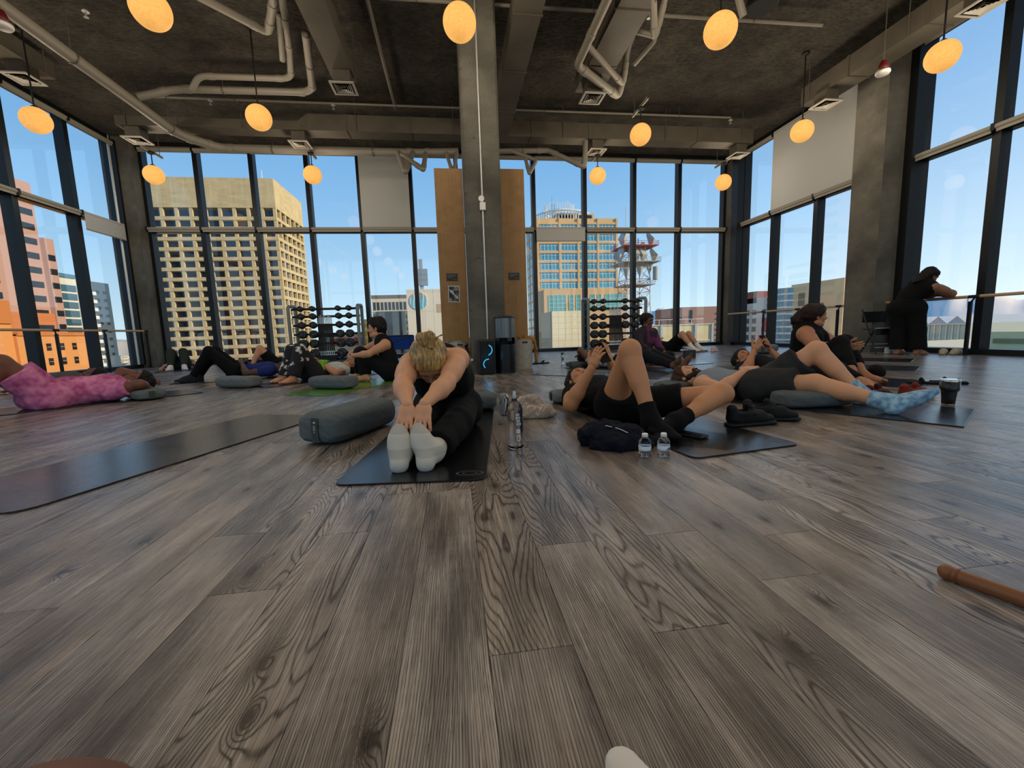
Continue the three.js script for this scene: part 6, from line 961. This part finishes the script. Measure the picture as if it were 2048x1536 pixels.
// ------------------------------------------------------------------ weight racks
const iron = M(0x0c0d0e, 0.45, 0.2), frameGrey = M(0x77807f, 0.45, 0.3), chrome = M(0xb8bcbc, 0.22, 0.9);
function rack(label, which, x0, x1, z, rowY, xs, missing) {
  const t = thing('weight_rack', label, 'rack', [0, 0, 0]), W = 0.5;
  for (const x of [x0, x1]) { const u = [[x, 0.03, z + W / 2], [x, 1.40, z + W / 2], [x, 1.43, z - W / 2], [x, 0.03, z - W / 2]]; part(t, 'end_frame', tube(u, 0.042, 10, 0.09), frameGrey); part(t, 'foot', rb(0.1, 0.06, W + 0.25, 0.02, x, 0.03, z), metalDark); }
  part(t, 'base_shelf', [bb(x0, x1, 0.05, 0.09, z - 0.22, z + 0.22), rb(0.5, 0.07, 0.12, 0.01, (x0 + x1) / 2, 0.06, z + 0.28)], metalDark);
  rowY.forEach(y => part(t, 'rail', bb(x0, x1, y - 0.028, y + 0.028, z - 0.03, z + 0.03), metalDark));
  const c = (x0 + x1) / 2; part(t, 'bar_cradle', [bb(c - 0.26, c + 0.26, 0.62, 0.68, z + 0.06, z + 0.16), bb(c - 0.26, c + 0.26, 0.09, 0.16, z + 0.1, z + 0.3)], metalDark);
  const row = ['top', 'second', 'third', 'fourth', 'fifth', 'bottom'], col = ['far left', 'inner left', 'inner right', 'far right'];
  rowY.forEach((y, r) => xs.forEach((x, k) => {
    if (missing.includes(r * 4 + k)) return;
    const R = 0.073 + r * 0.0095, p = thing('weight_plate', `round black weight on ${row[r]} rail, ${col[k]}, of the ${which} rack`, 'weight', [x + (k % 2 ? -1 : 1) * 0.004 * r, y, z + 0.09], 0, `round weights on the ${which} rack`);
    const g = n => new THREE.LatheGeometry([[0, 0], [R * 0.55, 0], [R * 0.9, 0.012], [R, 0.03], [R, 0.055], [R * 0.9, 0.07], [R * 0.5, 0.075], [0, 0.075]].map(q => new THREE.Vector2(...q)), n);
    part(p, 'disc', g(r < 3 ? 6 : 24).rotateX(Math.PI / 2), iron); part(p, 'disc', g(r < 3 ? 6 : 24).rotateX(Math.PI / 2).translate(0, 0, 0.085), iron); part(p, 'hub', new THREE.CylinderGeometry(R * 0.24, R * 0.24, 0.19, 14).rotateX(Math.PI / 2).translate(0, 0, 0.08), metalGrey);
    if (r > 2) for (let q = 0; q < 3; q++) { const a = q * 2.094 + 0.5 * k; part(p, 'grip_slot', new THREE.SphereGeometry(R * 0.2, 10, 8).scale(1.3, 0.7, 0.2).rotateZ(a).translate(Math.cos(a + 1.57) * R * 0.64, Math.sin(a + 1.57) * R * 0.64, 0.162), metalGrey); }
  }));
  for (let k = 0; k < 9; k++) {
    const b = thing('barbell', `upright barbell ${['leftmost', 'second from left', 'third from left', 'fourth from left', 'in the middle', 'fourth from right', 'third from right', 'second from right', 'rightmost'][k]} in the ${which} rack`, 'barbell', [c - 0.2 + k * 0.048, 0.1, z + 0.2], 0, `barbells in the ${which} rack`), lean = (k - 4) * 0.012;
    b.rotation.z = lean; part(b, 'grip_sleeve', rod([0, 0.17, 0], [0, 0.86, -0.07], 0.019, 10), iron); part(b, 'lower_end', rod([0, 0, 0.017], [0, 0.18, 0], 0.0125, 10), chrome); part(b, 'upper_end', rod([0, 0.86, -0.07], [0, 1.06 + 0.03 * Math.sin(k * 2.3), -0.09], 0.0125, 10), chrome);
  }
}
const rowY = [1.34, 1.15, 0.93, 0.70, 0.465, 0.21];
rack('grey framed weight rack before the concrete tower window', 'left', -4.06, -2.4, -11.45, rowY, [-3.80, -3.51, -2.89, -2.63], [23]);
rack('grey framed weight rack before the blue tower window', 'right', 3.58, 5.2, -11.2, rowY, [3.76, 4.02, 4.64, 4.93], [18, 19]);
// ------------------------------------------------------------------ things round the centre column
{ const t = thing('party_speaker', 'black upright loudspeaker with two glowing cyan arcs', 'speaker', [0.44, 0, -6.08], 0.1);
  part(t, 'cabinet', rb(0.23, 0.5, 0.22, 0.02, 0, 0.255, 0), MP(0x0b0c0e, 0.5)); part(t, 'grille', rb(0.195, 0.45, 0.012, 0.006, 0, 0.255, 0.108), M(0x060708, 0.85)); for (const s of [-1, 1]) part(t, 'chrome_edge', bb(s * 0.108 - 0.004, s * 0.108 + 0.004, 0.04, 0.47, 0.1, 0.116), M(0x2b3034, 0.3, 0.6));
  const glow = M(0x031018, 0.5, 0, { emissive: new THREE.Color().setRGB(0.03, 0.55, 1.0), emissiveIntensity: 1.0 });
  part(t, 'light_arc', new THREE.TorusGeometry(0.074, 0.0065, 8, 30, 2.5).rotateZ(-1.3).translate(0.0, 0.355, 0.116), glow); part(t, 'light_arc', new THREE.TorusGeometry(0.07, 0.006, 8, 30, 2.5).rotateZ(1.45).translate(0.015, 0.155, 0.116), glow);
  for (const x of [-0.08, 0.08]) part(t, 'foot', cyl(0.015, 0.015, 0.012, x, 0.006, 0.06, 12), black);
  const l = new THREE.PointLight(new THREE.Color().setRGB(0.1, 0.6, 1), 0.02); l.position.set(0, 0.25, 0.22); l.castShadow = true; t.add(l);
  const u = thing('power_cable', 'loose cable lying between the speaker and the timber wing', 'cable', [0, 0, 0]); part(u, 'flex', tube([[0.36, 0.008, -6.2], [0.2, 0.008, -6.1], [0.1, 0.008, -6.25], [0.22, 0.01, -6.35], [0.24, 0.2, -6.36]], 0.006, 8, 0.06), M(0x55534c, 0.6)); part(u, 'plug', rb(0.04, 0.03, 0.03, 0.006, 0.25, 0.2, -6.345), white); }
{ const t = thing('water_dispenser', 'tall cylindrical water dispenser, steel above and black below', 'dispenser', [0.74, 0, -6.18]);
  const R = 0.15; part(t, 'lower_body', cyl(R, R, 0.42, 0, 0.215, 0, 40), MP(0x0b0c0d, 0.35, 0.2)); part(t, 'upper_shell', cyl(R, R, 0.28, 0, 0.66, 0, 40), M(0x6b6f6e, 0.3, 0.85));
  part(t, 'alcove', new THREE.CylinderGeometry(R * 0.99, R * 0.99, 0.1, 40, 1, false, 1.2, 4.4).translate(0, 0.47, 0), black); part(t, 'tap_block', rb(0.07, 0.06, 0.05, 0.01, 0.05, 0.49, 0.12), black); part(t, 'top_rim', cyl(R + 0.003, R + 0.003, 0.02, 0, 0.81, 0, 40), black); part(t, 'top_cap', cyl(R * 0.9, R * 0.86, 0.02, 0, 0.83, 0, 36), MP(0x17191a, 0.3)); part(t, 'base_ring', cyl(R + 0.003, R + 0.003, 0.02, 0, 0.01, 0, 40), black); }
function tote(label, x, z, turn, tip, s = 1) {            // soft felt basket with a cut-out handle
  const t = thing('felt_tote', label, 'tote', [x, 0, z], turn); t.rotation.z = tip;
  const g = new THREE.CylinderGeometry(0.165, 0.15, 0.44, 44, 14, true), p = g.attributes.position;
  for (let i = 0; i < p.count; i++) { const y = p.getY(i) + 0.22, a = Math.atan2(p.getZ(i), p.getX(i)), up = y > 0.43 ? 0.07 * Math.max(0, Math.abs(Math.sin(a)) - 0.3) : 0, k = 1 + 0.05 * N3(Math.cos(a) * 2, y * 5, Math.sin(a) * 2); p.setXYZ(i, p.getX(i) * k, y + up, p.getZ(i) * k * (0.85)); }
  g.computeVertexNormals(); const felt = MP(0xc9c4b4, 0.95, 0, { map: feltTex, side: THREE.DoubleSide });
  part(t, 'basket', g, felt); part(t, 'bottom', cyl(0.148, 0.148, 0.012, 0, 0.012, 0, 36).scale(1, 1, 0.85), felt);
  part(t, 'handle_slot', new THREE.CapsuleGeometry(0.017, 0.06, 6, 12).rotateZ(Math.PI / 2).scale(1, 1, 0.25).translate(0, 0.43, 0.138), M(0x4a3c28, 0.9)); part(t, 'rim', sweep(Array.from({ length: 45 }, (_, i) => { const a = i / 44 * 2 * Math.PI; return V(0.166 * Math.cos(a), 0.44 + 0.07 * Math.max(0, Math.abs(Math.sin(a)) - 0.3), 0.141 * Math.sin(a)); }), 0.006, 6), felt);
  return t;
}
tote('white felt tote standing before the right timber wing', 1.1, -6.76, 0.1, 0);
{ const t = thing('ochre_cloth', 'ochre towel hanging over the edge of the white tote', 'cloth', [1.1, 0, -6.76]); part(t, 'drape', blob([cap([0.05, 0.49, 0.0], [0.16, 0.46, 0.02], 0.05, 0.045), cap([0.19, 0.42, 0.02], [0.215, 0.12, 0.03], 0.035, 0.03, { n: [1, 0, 0], s: 1.3 }), cap([-0.04, 0.49, -0.02], [0.06, 0.5, 0], 0.04, 0.045)], 0.009, { k: 0.03, noise: (x, y, z) => 0.014 * N3(x * 22, y * 14, z * 22) }), cloth(0x9a6a2c)); part(t, 'fringe', blob([cap([0.2, 0.36, 0.06], [0.215, 0.3, 0.07], 0.02, 0.02)], 0.007, { noise: (x, y, z) => 0.01 * N3(x * 50, y * 50, z * 50) }), cloth(0x8f6d3a)); }
tote('slouching white felt tote before the left timber wing', -0.02, -6.74, 0.3, -0.16);
{ const t = thing('dark_wrap', 'dark bundle of clothes in the slouching white tote', 'clothes', [0.04, 0, -6.74]); part(t, 'bundle', blob([cap([0.02, 0.42, 0.0], [0.12, 0.4, 0.03], 0.05, 0.045), cap([-0.04, 0.4, 0], [0.04, 0.42, 0.02], 0.05, 0.05)], 0.009, { noise: (x, y, z) => 0.014 * N3(x * 24, y * 24, z * 24) }), cloth(0x201d1a)); part(t, 'strap', tube([[0.1, 0.43, 0.02], [0.16, 0.36, 0.05], [0.17, 0.28, 0.05]], 0.01, 8, 0.03), cloth(0x15130f)); }
{ // signs on the timber wings
  const board = () => { const c = document.createElement('canvas'); c.width = 256; c.height = 164; const x = c.getContext('2d'); x.fillStyle = '#0b0c0d'; x.fillRect(0, 0, 256, 164); x.fillStyle = '#8b8f8f'; [[20, 196], [20, 210], [20, 190], [20, 120], [20, 104]].forEach(([a, w], i) => { for (let q = a; q < a + w; q += 13) x.fillRect(q, 22 + i * 17, 7 + (q * 7 + i * 3) % 6, 6); }); x.fillStyle = '#c9cccb'; x.beginPath(); x.moveTo(158, 122); x.lineTo(168, 140); x.lineTo(178, 122); x.lineTo(172, 122); x.lineTo(168, 130); x.lineTo(164, 122); x.fill(); x.fillStyle = '#8b8f8f'; for (let q = 186; q < 238; q += 10) x.fillRect(q, 128, 7, 6); const t = new THREE.CanvasTexture(c); t.colorSpace = THREE.SRGBColorSpace; return t; };
  const bm = M(0xffffff, 0.5, 0, { map: board() });
  for (const [x, lab] of [[0.012, 'small black notice board on the left timber wing'], [1.026, 'small black notice board on the right timber wing']]) { const t = thing('notice_sign', lab, 'sign', [x, 1.51, -6.996]); part(t, 'plate', bx(0.178, 0.114, 0.006), black); part(t, 'print', new THREE.PlaneGeometry(0.174, 0.11).translate(0, 0, 0.0034), bm); }
  const photo = tex(96, 128, (u, v) => { const e = u < 0.05 || u > 0.95 || v < 0.04 || v > 0.96; if (e) return [206, 208, 204]; const n = fbm(u * 5 + 2, v * 6, 64, 64, 4), d = Math.abs(v - 0.85 + 0.75 * u) < 0.07 ? 70 : 0, sky = v > 0.72 && u > 0.5 ? 90 : 0, f = 28 + 190 * Math.max(0, n - 0.36) * 1.6 + d + sky; return [f, f * 1.03, f * 1.02]; });
  const t = thing('photo_poster', 'small black and white photo print pinned below the left notice', 'poster', [0.03, 1.243, -6.997]); t.rotation.z = -0.02; part(t, 'paper', bx(0.185, 0.262, 0.003), M(0xd6d7d2, 0.7)); part(t, 'photo', new THREE.PlaneGeometry(0.182, 0.258).translate(0, 0, 0.0018), M(0xffffff, 0.6, 0, { map: photo }));
}
{ // folding wagon
  const t = thing('folding_wagon', 'blue fabric folding wagon with black straps by the far windows', 'wagon', [-1.48, 0, -11.35]);
  part(t, 'fabric_side', [rb(0.84, 0.36, 0.02, 0.008, 0, 0.42, 0.16), rb(0.84, 0.36, 0.02, 0.008, 0, 0.42, -0.16), rb(0.02, 0.36, 0.32, 0.008, -0.41, 0.42, 0), rb(0.02, 0.36, 0.32, 0.008, 0.41, 0.42, 0), bb(-0.41, 0.41, 0.24, 0.26, -0.16, 0.16)], cloth(0x123a86));
  part(t, 'top_rail', tube([[-0.42, 0.6, 0.17], [0.42, 0.6, 0.17]], 0.014), black); part(t, 'strap', [beam([-0.38, 0.58, 0.175], [-0.05, 0.44, 0.175], 0.012, 0.03), beam([-0.05, 0.44, 0.175], [0.28, 0.59, 0.175], 0.012, 0.03), beam([-0.2, 0.45, 0.176], [-0.38, 0.3, 0.176], 0.012, 0.02)], black);
  for (const x of [-0.34, 0.34]) for (const z of [-0.17, 0.17]) { part(t, 'leg', rod([x, 0.1, z], [x, 0.6, z], 0.012), black); part(t, 'wheel', new THREE.TorusGeometry(0.065, 0.022, 10, 24).translate(x, 0.088, z * 1.1), black); }
  const u = thing('black_bag', 'black bag standing at the window between wagon and timber wing', 'bag', [0.0, 0, -11.5]); part(u, 'sack', blob([cap([0, 0.15, 0], [0.05, 0.32, 0], 0.15, 0.13)], 0.014, { planes: [[[0, 0.002, 0], [0, -1, 0]]], noise: (x, y, z) => 0.02 * N3(x * 9, y * 9, z * 9) }), cloth(0x121315)); part(u, 'strap', tube([[-0.06, 0.42, 0], [0.03, 0.55, 0], [0.12, 0.42, 0]], 0.012, 8, 0.06), cloth(0x1c1c1e));
}
{ // folding chair
  const t = thing('folding_chair', 'black folding chair against the right concrete column', 'chair', [7.58, 0, -6.58], -0.35), m = M(0x0d0e0f, 0.4, 0.3);
  part(t, 'seat', rb(0.4, 0.03, 0.38, 0.012, 0, 0.44, 0), m); part(t, 'backrest', rb(0.4, 0.2, 0.02, 0.01, 0, 0.66, -0.22), m); part(t, 'seat_skirt', rb(0.42, 0.1, 0.03, 0.01, 0, 0.39, 0.19), m);
  for (const s of [-1, 1]) { part(t, 'leg', rod([s * 0.2, 0.01, 0.26], [s * 0.2, 0.8, -0.24], 0.0125, 10), m); part(t, 'leg', rod([s * 0.18, 0.01, -0.24], [s * 0.18, 0.44, 0.14], 0.0125, 10), m); }
  for (const [y, z] of [[0.12, 0.19], [0.17, -0.1]]) part(t, 'stretcher', rod([-0.2, y, z], [0.2, y, z], 0.007, 8), galv); part(t, 'seat_edge', rod([-0.2, 0.455, 0.19], [0.2, 0.455, 0.19], 0.008, 8), galv);
}
scene.traverse(o => { if (o.isMesh) { o.castShadow = true; o.receiveShadow = true; } });
renderer.render(scene, camera);
